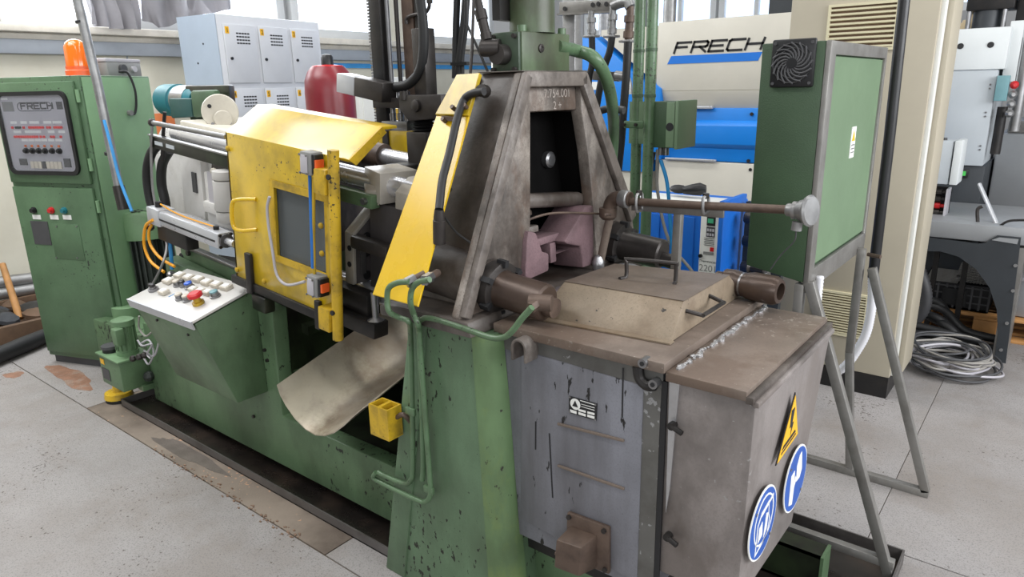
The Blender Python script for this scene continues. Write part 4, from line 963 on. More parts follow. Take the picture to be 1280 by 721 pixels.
# ================================================================ control console
cn_ = thing('control_console', 'green sloping control console with a bright panel of push buttons', 'console', (-2.84,1.38,.32))
XL, XR = -3.10, -2.58
prof = [(1.245,.79),(1.505,.86),(1.52,.86),(1.52,.40),(1.47,.30),(1.365,.42)]
prof = [(1.245,.79),(1.505,.86),(1.519,.86),(1.519,.405),(1.375,.405)]
MB().prism([(XL,y,z) for y, z in prof], (XR-XL,0,0)).build('body', 'machine_green', cn_, bevel=.005)
pl = MB().fbox('con', (-.012,-.012), (XR-XL+.012,.275), 0, .012).build('panel_plate', 'console_plate', cn_, bevel=.003)
MB().fbox('con', (-.012,-.018), (XR-XL+.012,-.012), -.025, .012).build('plate_lip', 'aluminium', cn_)
CNX, CNZ = Vector(FRM['con'][1]), Vector(FRM['con'][2]); CNN = CNX.cross(CNZ)
def cbtn(px, kind, m, s=1.0):
    c = on('con', px, .012)
    if kind == 'sq':
        s *= 1.2
        b = MB().obox(c-CNX*.022*s-CNZ*.016*s, CNX*.044*s, CNZ*.032*s, CNN*.018).build('push_button', m, pl, bevel=.003)
        MB().obox(c-CNX*.016*s-CNZ*.011*s+CNN*.018, CNX*.032*s, CNZ*.022*s, CNN*.002).build('button_cap', 'white_print', b)
    elif kind == 'rnd':
        b = MB().lathe(c, CNN, [(0,.02*s),(.008,.02*s),(.009,.016*s),(.022,.015*s)], 18).build('round_button', 'steel', pl)
        MB().lathe(c+CNN*.022, CNN, [(0,.0155*s),(.006,.015*s),(.009,.008*s)], 18).build('button_cap', m, b)
    elif kind == 'stop':
        b = MB().lathe(c, CNN, [(0,.024),(.012,.024),(.013,.016),(.03,.014)], 20).build('emergency_stop', 'yellow_worn', pl)
        MB().lathe(c+CNN*.03, CNN, [(0,.018),(.006,.03),(.018,.03),(.024,.022)], 22).build('button_cap', 'red', b)
    elif kind == 'knob':
        b = MB().lathe(c, CNN, [(0,.022),(.012,.022),(.013,.016),(.02,.016)], 18).build('key_switch', 'steel', pl)
        MB().obox(c+CNN*.02-CNX*.02-CNZ*.008, CNX*.04, CNZ*.016, CNN*.014).build('button_cap', m, b, bevel=.003)
for px in ((0.047,0.208), (0.123,0.210), (0.192,0.217), (0.272,0.213), (0.345,0.216), (0.417,0.218), (0.046,0.154)):
    cbtn(px, 'sq', 'button_beige')
for px in ((0.271,0.148), (0.324,0.151), (0.376,0.155)): cbtn(px, 'sq', 'button_beige', .8)
cbtn((0.139,0.082), 'sq', 'button_beige', .9)
cbtn((0.129,0.151), 'rnd', 'button_beige'); cbtn((0.168,0.157), 'rnd', 'black_plastic', .8); cbtn((0.218,0.159), 'rnd', 'blue_cap', 1.1)
cbtn((0.278,0.080), 'rnd', 'button_beige'); cbtn((0.330,0.084), 'rnd', 'button_beige'); cbtn((0.433,0.154), 'rnd', 'teal_grey', 1.1)
cbtn((0.048,0.080), 'knob', 'black_plastic'); cbtn((0.415,0.087), 'stop', 'red')
MB().fbox('con', (0.192,0.071), (0.198,0.102), .012, .013).build('legend_strip', 'cyan_hose', pl)
for px in ((-3.007,1.250,0.778), (-2.662,1.250,0.777), (-2.928,1.260,0.737), (-2.693,1.270,0.718)):
    MB().cyl(px, Vector(px)+vec(0,-.006,0), .006, n=8).build('screw', 'black_steel', cn_)

# ================================================================ lubrication unit
lu = thing('lubrication_unit', 'small green lubrication pump tank with yellow sticker beside the machine base', 'pump', (-3.84,1.45,.13))
tk2 = MB().box((-3.97,1.37,.15), (-3.72,1.53,.315)).build('tank', 'machine_green', lu, bevel=.006)
MB().box((-3.98,1.36,.315), (-3.71,1.54,.325)).build('tank_lid', 'motor_green', lu, bevel=.002)
MB().box((-3.76,1.46,.13), (-3.70,1.53,.16)).build('bracket', 'machine_green', lu)
MB().cyl((-3.92,1.42,.325), (-3.92,1.42,.345), .042, n=20).build('cap', 'black_plastic', lu); MB().cyl((-3.92,1.42,.345), (-3.92,1.42,.36), .046, n=20).build('cap_top', 'dark_grey', lu)
mt_ = MB().lathe((-3.81,1.46,.325), (0,0,1), [(0,.055),(.02,.055),(.021,.05),(.16,.05),(.162,.058),(.19,.056),(.2,.03)], 22).build('motor', 'motor_green', lu)
for k in range(14):
    a = k*2*math.pi/14; MB().bar((-3.81+.052*math.cos(a),1.46+.052*math.sin(a),.355), (-3.81+.052*math.cos(a),1.46+.052*math.sin(a),.48), .006, .006, (1,0,0)).build('fin', 'motor_green', mt_)
MB().box((-3.79,1.385,.40), (-3.73,1.43,.49)).build('terminal_box', 'motor_green', lu, bevel=.008)
MB().fbox('fur', (-3.95,.265), (-3.905,.295), .081, .082).build('sticker', 'sign_yellow', lu); MB().fbox('fur', (-3.95,.18), (-3.86,.245), .081, .082).build('rating_plate', 'dark_grey', lu)
for i, q in enumerate(([(-3.663,1.460,0.430),(-3.617,1.460,0.409),(-3.502,1.460,0.443),(-3.577,1.460,0.374),(-3.549,1.460,0.354)], [(-3.668,1.470,0.404),(-3.555,1.470,0.450),(-3.523,1.470,0.392),(-3.604,1.470,0.307),(-3.650,1.470,0.328)], [(-3.643,1.480,0.560),(-3.668,1.480,0.489),(-3.608,1.480,0.458),(-3.526,1.480,0.497)], [(-3.633,1.470,0.376),(-3.531,1.470,0.368),(-3.453,1.470,0.451),(-3.455,1.470,0.493)])):
    MB().tube(q, .005, 6).build('tube', 'panel_grey' if i != 2 else 'grey_cable', lu)
for px in ((-3.661,1.420,0.341), (-3.605,1.430,0.360), (-3.594,1.450,0.365)):
    MB().ball(px, .018, 8).build('fitting', 'dark_steel', lu)
for px in ((-3.704,1.500,0.204),):
    MB().ball(px, .03, 8).build('fitting', 'dark_motor', lu)

# ================================================================ hydraulic motor
mx, my = (-4.499,1.950,0.774)[0], 1.95
hm = thing('hydraulic_motor', 'upright finned electric motor with pale green fan cover', 'motor', (mx,my,.36))
MB().lathe((mx,my,.36), (0,0,1), [(0,.125),(.47,.125)], 26).build('body', 'dark_motor', hm)
f0 = MB().box((mx+.12,my-.005,.40), (mx+.15,my+.005,.80)).build('fin', 'dark_motor', hm)
for k in range(30):
    a = k*2*math.pi/30
    MB().obox((mx+.12*math.cos(a)-.004*math.sin(a)*-1,my+.12*math.sin(a)-.004*math.cos(a),.40), (.03*math.cos(a),.03*math.sin(a),0), (-.008*math.sin(a),.008*math.cos(a),0), (0,0,.42)).build('fin', 'dark_motor', hm)
MB().lathe((mx,my,.36), (0,0,1), [(0,.165),(.03,.165)], 26).build('flange', 'dark_motor', hm)
fc = MB().lathe((mx,my,.80), (0,0,1), [(0,.158),(.14,.155),(.165,.14),(.17,.1),(.171,.0)], 32, caps=False).build('fan_cover', 'motor_green', hm)
for k in range(9):
    for r in (.045,.085):
        MB().box((mx-.11+k*.026,my-.01-r if k % 2 else my-r+.02,.9705), (mx-.098+k*.026,my+.03-r,.9725)).build('vent_slot', 'black_print', fc)
MB().lathe((mx-.13,my-.16,.66), (.3,-1,0), [(0,.02),(.02,.02)], 12).build('lifting_eye', 'dark_motor', hm)
MB().tube([(mx-.14+.03*math.cos(k*math.pi/4),my-.18,.66+.03*math.sin(k*math.pi/4)) for k in range(8)], .008, 8, 3, closed=True).build('lifting_ring', 'dark_steel', hm)
for z in (.74, .52): MB().box((mx-.2,my-.16,z), (mx-.12,my-.1,z+.1)).build('mount_lug', 'dark_motor', hm, bevel=.008)

# ================================================================ chute, holder, tray
xa, ya, za = (-2.244,1.360,0.581)
pr = [(-2.244,1.360,0.581),(-2.230,1.360,0.545),(-2.200,1.360,0.510),(-2.151,1.360,0.471),(-2.086,1.360,0.444),(-2.029,1.360,0.439),(-1.970,1.360,0.454),(-1.911,1.360,0.485),(-1.851,1.360,0.531),(-1.802,1.360,0.576)]
end = (-2.254,1.989,0.691)
axv = Vector((0, end[1]-1.36, end[2]-za))
axv = Vector((0,.62,.17))
g = []
for k in range(7):
    g.append([Vector(p)+axv*(k/6) for p in pr] + [Vector(pr[-1])+axv*(k/6)+vec(.06,0,.05), Vector(pr[-1])+axv*(k/6)+vec(.13,.0,.10)])
tag(MB().sheet(g, (0,.0,-.004)).build('discharge_chute', 'chute_steel', smooth=60), 'worn bright sheet metal discharge chute below the safety door', 'chute')
th = thing('tool_holder', 'yellow double square tube holder hooked on the green column', 'holder', (-1.613,1.330,0.575))
c0 = Vector((-1.717,1.360,0.524))
zt_, zb_ = (-1.647,1.320,0.688)[2], (-1.659,1.320,0.585)[2]
x0, x1 = (-1.646,1.310,0.630)[0], (-1.558,1.310,0.601)[0]
xm = (x0+x1)/2
for a, b in ((x0,xm),(xm,x1)):
    MB().ring([(a,1.31,zb_),(b,1.31,zb_),(b,1.37,zb_),(a,1.37,zb_)], [(a+.006,1.316,zb_),(b-.006,1.316,zb_),(b-.006,1.364,zb_),(a+.006,1.364,zb_)], (0,0,zt_-zb_)).build('square_tube', 'yellow_worn', th)
MB().box((x0,1.31,zb_-.004), (x1,1.37,zb_)).build('bottom', 'yellow_worn', th)
MB().tube([(x1-.005,1.35,zt_-.04),(x1+.03,1.35,zt_-.02),(x1+.04,1.37,zt_-.05)], .008, 8).build('hook', 'rust_steel', th)

dt = thing('drip_tray', 'long shallow dark steel drip tray under the machine', 'tray', (-2.1,1.96,0))
TX0, TX1, TY0, TY1 = -3.92, -.25, 1.42, 2.5
MB().box((TX0,TY0,.001), (TX1,TY1,.006)).build('bottom', 'tray_inside', dt)
MB().box((TX0,TY0,.001), (TX1,TY0+.006,.042)).build('front_lip', 'tray_steel', dt)
MB().box((TX0,TY1-.006,.001), (TX1,TY1,.055)).build('rear_lip', 'tray_steel', dt)
MB().box((TX0,TY0,.001), (TX0+.006,TY1,.042)).build('end_lip', 'tray_steel', dt)
MB().prism([(TX1,TY0,.001),(TX1,TY1,.001),(TX1,TY1,.055),(TX1,TY0,.042)], (-.006,0,0)).build('end_lip', 'tray_steel', dt)


# ================================================================ holding furnace
fu = thing('holding_furnace', 'grey steel holding furnace with brown top plate and warning signs', 'furnace', (-.85,1.78,.05))
FX0, FX1, FY0, FY1, FZ0, FZ1 = -1.20, -.70, 1.45, 2.10, .335, 1.0
MB().box((FX0,FY0,FZ0), (FX1,FY1,FZ1-.02)).build('body', 'furnace_grey', fu, bevel=.004)
band = MB().fprism('fur', [(-1.19,.985),(-.695,.985),(-.695,.90),(-1.19,.935)], 0, .004).build('top_band', 'furnace_band', fu)
MB().fprism('fur', [(-.76,.94),(-.698,.94),(-.698,.345),(-.76,.345)], 0, .005).build('side_band', 'furnace_band', fu)
# front panel (a sheet with a bent edge)
a, b, c_, d_ = [(-1.116,0.939),(-0.740,0.935),(-0.725,0.386),(-1.132,0.398)]
pn = MB().fprism('fur', [(-1.125,.945),(-.745,.935),(-.745,.36),(-1.14,.40)], 0, .008).build('front_panel', 'furnace_grey', fu, bevel=.003)
for pts in ([(-1.000,0.762),(-0.792,0.776)], [(-1.000,0.633),(-0.788,0.637)]):
    (s0,t0),(s1,t1) = pts
    MB().fprism('fur', [(s0,t0),(s1,t1),(s1,t1-.008),(s0,t0-.008)], .008, .014).build('weld_bead', 'plate_brown', pn, bevel=.002)
for px0, px1 in ([(-0.804,0.970),(-0.803,0.834)], [(-1.079,0.741),(-1.081,0.652)], [(-1.032,0.718),(-1.022,0.517)]):
    MB().fprism('fur', [px0,(px0[0]+.004,px0[1]),(px1[0]+.004,px1[1]),px1], .008, .0092).build('scratch', 'black_print', pn)
# rating plate
s0, t1 = (-0.963,0.851); s1, t0 = (-0.874,0.808)
np_ = MB().fprism('fur', [(-0.963,0.851),(-0.875,0.852),(-0.877,0.803),(-0.963,0.802)], .008, .011).build('rating_plate', 'black_print', pn)
c0 = Vector((*(-0.942,0.836),)); 
p = on('fur', (-0.942,0.833), .011); MB().lathe(p, (0,-1,0), [(0,.016),(.001,.016)], 20).build('emblem', 'white_print', np_)
e_ = (-0.942,0.833); MB().fprism('fur', [(e_[0]-.009,e_[1]-.007),(e_[0]+.009,e_[1]-.007),(e_[0],e_[1]+.011)], .0122, .0128).build('emblem_mark', 'black_print', np_)
for q4 in ([(-0.927,0.849),(-0.882,0.849),(-0.882,0.847),(-0.927,0.847)], [(-0.924,0.839),(-0.882,0.840),(-0.882,0.838),(-0.924,0.838)], [(-0.924,0.832),(-0.882,0.833),(-0.882,0.831),(-0.924,0.831)], [(-0.959,0.813),(-0.938,0.813),(-0.938,0.805),(-0.959,0.805)], [(-0.932,0.822),(-0.909,0.823),(-0.909,0.817),(-0.932,0.816)], [(-0.932,0.813),(-0.909,0.813),(-0.909,0.806),(-0.932,0.806)], [(-0.904,0.823),(-0.882,0.824),(-0.882,0.818),(-0.904,0.817)], [(-0.904,0.814),(-0.882,0.814),(-0.882,0.807),(-0.904,0.807)]):
    MB().fprism('fur', q4, .011, .0116).build('print_field', 'white_print', np_)
for px in ((-0.959,0.849), (-0.879,0.849), (-0.959,0.806), (-0.879,0.806)):
    p = on('fur', px, .011); MB().cyl(p, p+vec(0,-.002,0), .003, n=8).build('rivet', 'steel', np_)
# burner box
bx = MB().fprism('fur', [(-0.962,0.499),(-0.826,0.505),(-0.823,0.358),(-0.967,0.348)], .008, .022).build('burner_flange', 'rust_steel', fu, bevel=.004)
for px in ((-0.953,0.489), (-0.839,0.492), (-0.834,0.371), (-0.953,0.368)):
    p = on('fur', px, .022); MB().cyl(p, p+vec(0,-.008,0), .007, n=8).build('bolt', 'dark_steel', bx)
B4 = [(-0.951,0.461),(-0.861,0.468),(-0.859,0.362),(-0.956,0.353)]
F4 = [on('fur', q_, .085) for q_ in [(-0.956,0.449),(-0.874,0.457),(-0.880,0.363),(-0.964,0.355)]]
MB().loft([on('fur', q_, .02) for q_ in B4], F4).build('burner_box', 'rust_steel', fu, bevel=.006)
p = on('fur', (-0.995,0.357), .03); MB().cyl(p, p+vec(.05,0,-.01), .007, n=10).build('burner_rod', 'rust_steel', fu)
# carriage under the furnace
MB().box((-1.16,1.52,.06), (-.74,2.12,.27)).build('carriage', 'machine_green', fu, bevel=.01)
MB().box((-1.15,1.49,.27), (-.72,2.08,.335)).build('carriage_gap', 'black_steel', fu)
ch = MB().box((-1.1,2.155,.135), (-.44,2.235,.143)).box((-1.1,2.155,.01), (-.44,2.163,.143)).box((-1.1,2.155,.01), (-.44,2.235,.018)).build('channel_beam', 'oily_green', fu)
MB().box((-.446,2.15,.008), (-.436,2.24,.146)).build('beam_end', 'machine_green', ch)
MB().box((-1.1,1.52,.01), (-.7,1.6,.14)).build('channel_beam', 'oily_green', fu)
# top plate
tp = MB().box((-1.215,1.43,.985), (-.685,2.115,1.012)).build('top_plate', 'plate_brown', fu, bevel=.003)
# arched lug and swing latch on the front
lg = (-1.095,0.979)
pts = [(lg[0]-.025,lg[1]-.05)]
arc = [(lg[0]+.026*math.cos(math.radians(a)), lg[1]-.005+.026*math.sin(math.radians(a))) for a in range(180,-1,-30)]
arc2 = [(lg[0]+.018*math.cos(math.radians(a)), lg[1]-.005+.018*math.sin(math.radians(a))) for a in range(0,181,30)]
MB().fprism('fur', [(lg[0]-.026,lg[1]-.045)]+arc+[(lg[0]+.026,lg[1]-.045),(lg[0]+.018,lg[1]-.045)]+arc2+[(lg[0]-.018,lg[1]-.045)], 0, .06).build('arched_lug', 'cast_edge', fu, bevel=.002, smooth=50)
l1 = [(-0.758,0.986),(-0.752,0.957),(-0.732,0.943),(-0.711,0.949)]
for w_ in range(1): MB().tube([on('fur', q_, .014) for q_ in l1], .014, 10).build('latch_arm', 'black_steel', fu)
for px in ((-0.739,1.003), (-0.709,0.956)):
    p = on('fur', px, .0); MB().cyl(p, p+vec(0,-.03,0), .012, n=12).build('latch_pin', 'steel', fu)
    MB().cyl(p+vec(0,-.03,0), p+vec(0,-.032,0), .006, n=8).build('pin_hole', 'black_print', fu)
# sloping end hood
hx0, hx1 = -.685, -.475
Aq = [(hx0,1.45,.42),(hx1-.0,1.45,.42),(hx1,1.87,.42),(hx0,1.95,.42)]
Bq = [(hx0,1.45,.965),(hx1+.005,1.45,.965),(hx1+.005,2.06,.965),(hx0,2.10,.965)]
MB().loft(Aq, Bq).build('end_hood', 'hood_steel', fu, bevel=.006)
ht_ = MB().box((hx0,1.437,.965), (hx1-.012,2.075,.990)).build('hood_top', 'plate_brown', fu, bevel=.003)
MB().box((hx1-.014,1.437,.96), (hx1+.004,2.075,.978)).build('hood_edge', 'cast_dark', fu, bevel=.002)
MB().box((hx1+.0,1.445,.952), (hx1+.014,2.06,.966)).build('hood_lip', 'hood_steel', fu, bevel=.003)
rnd = random.Random(11)
mb = MB()
for k in range(46):
    y = 1.47+k*.0135; r = .004+rnd.random()*.007
    mb.ball((hx0+.012+rnd.random()*.012, y, .992), r, 6, (1,1.4,.5))
wp = mb.build('metal_spatter', 'solder', fu); wp['kind'] = 'stuff'
MB().fprism('fur', [(-0.678,0.972),(-0.651,0.970),(-0.657,0.855),(-0.662,0.722),(-0.664,0.676),(-0.672,0.604)], .0, .004).build('aluminium_run', 'solder', fu)
MB().box((hx0-.012,1.445,.35), (hx0+.002,1.452,.96)).build('seam_gap', 'black_print', fu)
for px in ((-0.662,0.854), (-0.660,0.543)):
    p = on('fur', px, .0); mb = MB().cyl(p, p+vec(0,-.02,0), .01, n=10).cyl(p+vec(0,-.015,0), p+vec(.03,-.02,-.008), .007, n=8); mb.build('toggle_catch', 'black_steel', fu)
# signs on the hood end: warning triangle and two mandatory signs
def hs(px): return px
HX = .008
tri = [(1.607,.735),(1.775,.752),(1.716,.893)]
def signpl(pts, o0, o1, nm, m, par=fu): return MB().fprism('hood', pts, o0, o1).build(nm, m, par)
def inset(P, k):
    c_ = Vector((sum(p[0] for p in P)/len(P), sum(p[1] for p in P)/len(P)))
    return [tuple(c_+(Vector(p)-c_)*k) for p in P]
ts = signpl(tri, HX, HX+.003, 'warning_sign', 'black_print'); signpl(inset(tri,.93), HX+.003, HX+.0042, 'sign_face', 'sign_yellow', ts)
cx, cy = 1.705, .80
signpl([(cx-.012,cy+.052),(cx+.014,cy+.052),(cx+.002,cy+.012),(cx+.014,cy+.012),(cx-.006,cy-.02),(cx-.002,cy+.004),(cx-.016,cy+.004)], HX+.0042, HX+.005, 'flame_symbol', 'black_print', ts)
signpl([(1.64,.762),(1.745,.772),(1.74,.78),(1.65,.772)], HX+.0042, HX+.005, 'sign_print', 'black_print', ts)
signpl([(1.635,.752),(1.75,.763),(1.748,.767),(1.637,.757)], HX+.0042, HX+.005, 'sign_print', 'black_print', ts)
def disc(c_, r, n=36): return [(c_[0]+r*math.cos(2*math.pi*k/n), c_[1]+r*math.sin(2*math.pi*k/n)) for k in range(n)]
for ci, (c_, nm) in enumerate((((1.545,.607),'mandatory_sign'),((1.80,.606),'mandatory_sign'))):
    r = .096
    sg = signpl(disc(c_, r), HX, HX+.003, nm, 'white_print'); signpl(disc(c_, r*.95), HX+.003, HX+.0038, 'sign_face', 'sign_blue', sg)
    x, y = c_
    if ci == 0:      # head with face shield
        MB().ring([on('hood',q_,HX+.0038) for q_ in disc((x,y+.01),.068,24)], [on('hood',q_,HX+.0038) for q_ in disc((x,y+.01),.063,24)], (.001,0,0)).build('pictogram', 'white_print', sg)
        prf = [(x-.05,y-.07),(x-.045,y+.015),(x-.02,y+.04),(x+.03,y+.05),(x+.035,y+.01),(x+.045,y-.01),(x+.035,y-.05),(x,y-.06)]
        MB().ring([on('hood',q_,HX+.0038) for q_ in prf], [on('hood',q_,HX+.0038) for q_ in inset(prf,.9)], (.001,0,0)).build('pictogram', 'white_print', sg)
        signpl([(x-.02,y+.035),(x+.06,y+.055),(x+.06,y+.047),(x-.02,y+.027)], HX+.0038, HX+.0048, 'pictogram', 'white_print', sg)
        signpl([(x-.035,y-.04),(x-.005,y-.03),(x-.01,y+.01),(x-.03,y)], HX+.0038, HX+.0048, 'pictogram', 'white_print', sg)
        signpl([(x+.005,y-.045),(x+.025,y-.03),(x+.03,y+.015),(x+.015,y+.02)], HX+.0038, HX+.0048, 'pictogram', 'white_print', sg)
    else:            # protective gloves
        signpl([(x-.05,y-.06),(x-.02,y-.07),(x-.015,y-.02),(x+.0,y+.0),(x-.012,y+.015),(x-.018,y-.002),(x-.022,y+.035),(x-.05,y+.03)], HX+.0038, HX+.0048, 'pictogram', 'white_print', sg)
        signpl([(x+.0,y-.01),(x+.03,y-.01),(x+.045,y+.01),(x+.03,y+.07),(x+.012,y+.065),(x-.005,y+.04)], HX+.0038, HX+.0048, 'pictogram', 'white_print', sg)
    for q_ in ((x-.06,y+.055),(x+.055,y-.06)):
        p = on('hood', q_, HX+.0038); MB().cyl(p, p+vec(.002,0,0), .004, n=8).build('rivet', 'steel', sg)

# ---------------------------------------------------------------- lid on the furnace
ld_ = thing('furnace_lid', 'tan folded sheet metal lid with two wire handles on the furnace', 'lid', (-.94,1.8,1.012))
lA = [(-1.145,1.535,1.013),(-.735,1.57,1.013),(-.745,2.085,1.013),(-1.145,2.07,1.013)]
lB = [(-1.115,1.64,1.10),(-.745,1.655,1.10),(-.748,1.975,1.10),(-1.10,1.905,1.10)]
body = MB().loft(lA, lB).build('shell', 'lid_tan', ld_, bevel=.004)
MB().prism([(p[0],p[1],1.1005) for p in lB], (0,0,.001)).build('top_sheet', 'lid_top', ld_)
MB().prism([(-1.15,1.515,1.013),(-.73,1.55,1.013),(-.73,1.575,1.013),(-1.15,1.54,1.013)], (0,0,.004)).build('front_flange', 'lid_tan', ld_)
MB().tube([(-.99,1.745,1.104),(-.985,1.775,1.106),(-.985,1.775,1.15),(-.98,1.777,1.158),(-.848,1.805,1.158),(-.842,1.806,1.15),(-.842,1.806,1.106),(-.835,1.785,1.104)], .006, 8, 3).build('handle', 'dark_steel', ld_)
MB().tube([(-.742,1.665,1.072),(-.70,1.672,1.066),(-.697,1.68,1.066),(-.697,1.80,1.066),(-.70,1.81,1.066),(-.744,1.82,1.075)], .006, 8, 3).build('handle', 'dark_steel', ld_)

# ---------------------------------------------------------------- steel nozzle body lying on the plate
a, b = Vector((-0.758,2.060,1.074)), Vector((-0.626,2.060,1.074))
zc = 1.012+.044
a.z = zc; b.z = zc; a.y = b.y = 2.06; a.x = -.80; b.x = -.60
nz = thing('nozzle_body', 'brown turned steel nozzle body lying at the back of the furnace top', 'cylinder', (-.7,2.06,1.012))
MB().lathe((-.82,2.06,zc), (1,-.12,0), [(0,.028),(.02,.028),(.03,.040),(.06,.042),(.09,.036),(.12,.044),(.19,.044),(.205,.036),(.207,.026),(.16,.024)], 26, caps=False).build('body', 'bronze_cyl', nz)
MB().lathe((-.665,2.041,zc), (1,-.12,0), [(0,.024),(.004,.0)], 20, caps=False).build('bore', 'black_print', nz)
MB().lathe((-.735,2.05,zc), (1,-.12,0), [(0,.0375),(.006,.0375)], 20).build('band', 'steel', nz)

# solder mass and gooseneck at the furnace mouth
tag(MB().ball((-1.14,1.72,1.03), .06, 14, (1.2,1.2,.6)).build('metal_dross', 'solder'), 'grey solidified metal lump beside the bronze cylinder', 'metal')
tag(MB().ball((-1.12,2.02,1.04), .055, 14, (1.3,1.2,.6)).build('metal_dross', 'solder'), 'silvery solidified metal lump below the thermocouple pipe', 'metal')
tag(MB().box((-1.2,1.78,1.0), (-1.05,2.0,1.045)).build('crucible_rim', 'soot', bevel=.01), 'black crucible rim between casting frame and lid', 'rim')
tag(MB().tube([(-1.203,1.560,1.056),(-1.153,1.560,1.066),(-1.131,1.560,1.058),(-1.108,1.560,1.043)], .007, 8).build('bent_hook', 'rust_steel'), 'bent rusty hook rod lying beside the bronze cylinder', 'hook')

# ---------------------------------------------------------------- thermocouple with its pipe and bracket
tc_ = thing('thermocouple', 'rusty thermocouple pipe with cast head reaching over the furnace', 'thermocouple', (-1.218,2.000,1.058))
TY = 2.05
MB().tube([(-1.245,2.050,1.041),(-1.224,2.050,1.138),(-1.204,2.050,1.229)], .014, 12, 1).build('protection_tube', 'plate_brown', tc_)
MB().ball((-1.243,2.040,1.052), .022, 10, (1,1,1.6)).build('metal_crust', 'solder', tc_)
MB().lathe((-1.213,2.050,1.211), (0,0,1), [(0,.02),(.01,.03),(.04,.031),(.041,.026)], 18).build('elbow_socket', 'rust_steel', tc_)
MB().tube([(-1.207,2.050,1.234),(-1.205,2.050,1.261),(-1.190,2.050,1.282),(-1.159,2.050,1.289),(-1.129,2.050,1.287)], .024, 14).build('elbow', 'rust_steel', tc_, smooth=60)
MB().lathe((-1.168,2.050,1.286), (1,0,-.02), [(0,.026),(.006,.03),(.03,.03),(.034,.024)], 16).build('elbow_collar', 'galvanised', tc_)
MB().tube([(-1.168,2.050,1.278),(-0.872,2.050,1.287),(-0.619,2.050,1.297)], .013, 12, 1).build('pipe', 'rust_steel', tc_)
hdp = Vector((-0.619,2.050,1.297)); pdir = Vector((-0.564,2.050,1.297))-hdp
MB().lathe(hdp, pdir, [(-.005,.016),(.0,.019),(.012,.019),(.014,.026),(.025,.026)], 16).build('head_neck', 'galvanised', tc_)
hc = hdp+pdir.normalized()*.045
MB().lathe(hc-vec(.02,.0,.0), (1,-.25,.1), [(0,.022),(.012,.03),(.03,.032),(.033,.042),(.04,.045),(.046,.04),(.047,.02)], 22).build('head_cap', 'galvanised', tc_)
MB().cyl(hc+vec(-.012,-.01,-.03), hc+vec(-.014,-.01,-.055), .015, n=12).build('cable_gland', 'galvanised', tc_)
MB().tube([hc+vec(-.014,-.01,-.055), hc+vec(-.02,0,-.09), hc+vec(-.06,.02,-.14), hc+vec(-.09,.03,-.19)], .0022, 6).build('head_wire', 'dark_grey', tc_)
br = thing('pipe_bracket', 'flat steel bracket carrying the thermocouple pipe behind the furnace', 'bracket', (-0.963,2.080,1.055))
MB().bar((-1.136,2.075,1.264), (-0.817,2.075,1.268), .012, .036).build('cross_bar', 'frame_grey', br, bevel=.002)
MB().bar((-0.973,2.090,1.260), (-0.976,2.090,1.037), .026, .026, (0,1,0)).build('upright', 'frame_grey', br, bevel=.002)
for q_ in ([(-1.097,2.050,1.302),(-1.095,2.050,1.255)], [(-0.868,2.050,1.310),(-0.866,2.050,1.270)]):
    a, b = Vector(q_[0]), Vector(q_[1])
    MB().tube([a+vec(0,-.02,0), a+vec(0,0,.005), a+vec(0,.02,0), b+vec(0,.02,0), b+vec(0,0,-.004), b+vec(0,-.02,0)], .005, 8, 3, closed=True).build('u_clamp', 'galvanised', br)
    MB().hexnut(a+vec(0,0,0), a+vec(0,0,.016), .01).build('nut', 'dark_steel', br)


# ================================================================ spray unit behind the mould
sp = thing('spray_unit', 'dark vertical spray unit with toothed rack and rods above the mould', 'spray unit', (-2.2,2.05,1.2))
SY = 2.05
def vx(px, py, y=SY): return px
def column(px0, px1, y0, y1, zb, zt_, nm, m, bev=.003):
    return MB().box((px0,y0,zb), (px1,y1,zt_)).build(nm, m, sp, bevel=bev)
xs = [p[0] for p in [(-2.338,2.050,1.724),(-2.274,2.050,1.722),(-2.254,2.050,1.722),(-2.235,2.050,1.721),(-2.221,2.050,1.721),(-2.146,2.050,1.718),(-2.137,2.050,1.718),(-2.109,2.050,1.717),(-2.047,2.050,1.716),(-1.982,2.050,1.714)]]
zr = (-2.327,2.050,1.496)[2]
rk = column(xs[0], xs[1], 2.03, 2.08, zr, 2.5, 'rack', 'black_steel')
n = 74
for k in range(n):
    z = zr+.01+k*(2.4-zr)/n
    MB().prism([(xs[0],2.03,z),(xs[0],2.03,z+.011),(xs[0]-.012,2.03,z+.0085),(xs[0]-.012,2.03,z+.003)], (0,.05,0)).build('rack_tooth', 'steel', rk)
MB().cyl((xs[2]+.004,2.05,1.5), (xs[2]+.004,2.05,2.5), .009, n=10).build('guide_rod', 'steel', sp)
MB().cyl((xs[3]+.006,2.08,1.5), (xs[3]+.006,2.08,2.5), .009, n=10).build('guide_rod', 'dark_steel', sp)
column(xs[4]+.01, xs[5], 2.09, 2.14, 1.58, 2.5, 'guide_post', 'rust_steel')
column(xs[6], xs[7], 2.09, 2.13, 1.55, 2.5, 'guide_post', 'black_steel')
column(xs[8], xs[9], 1.98, 2.04, (-1.954,1.980,1.619)[2], (-1.936,1.980,1.873)[2], 'slide_bar', 'dark_steel')
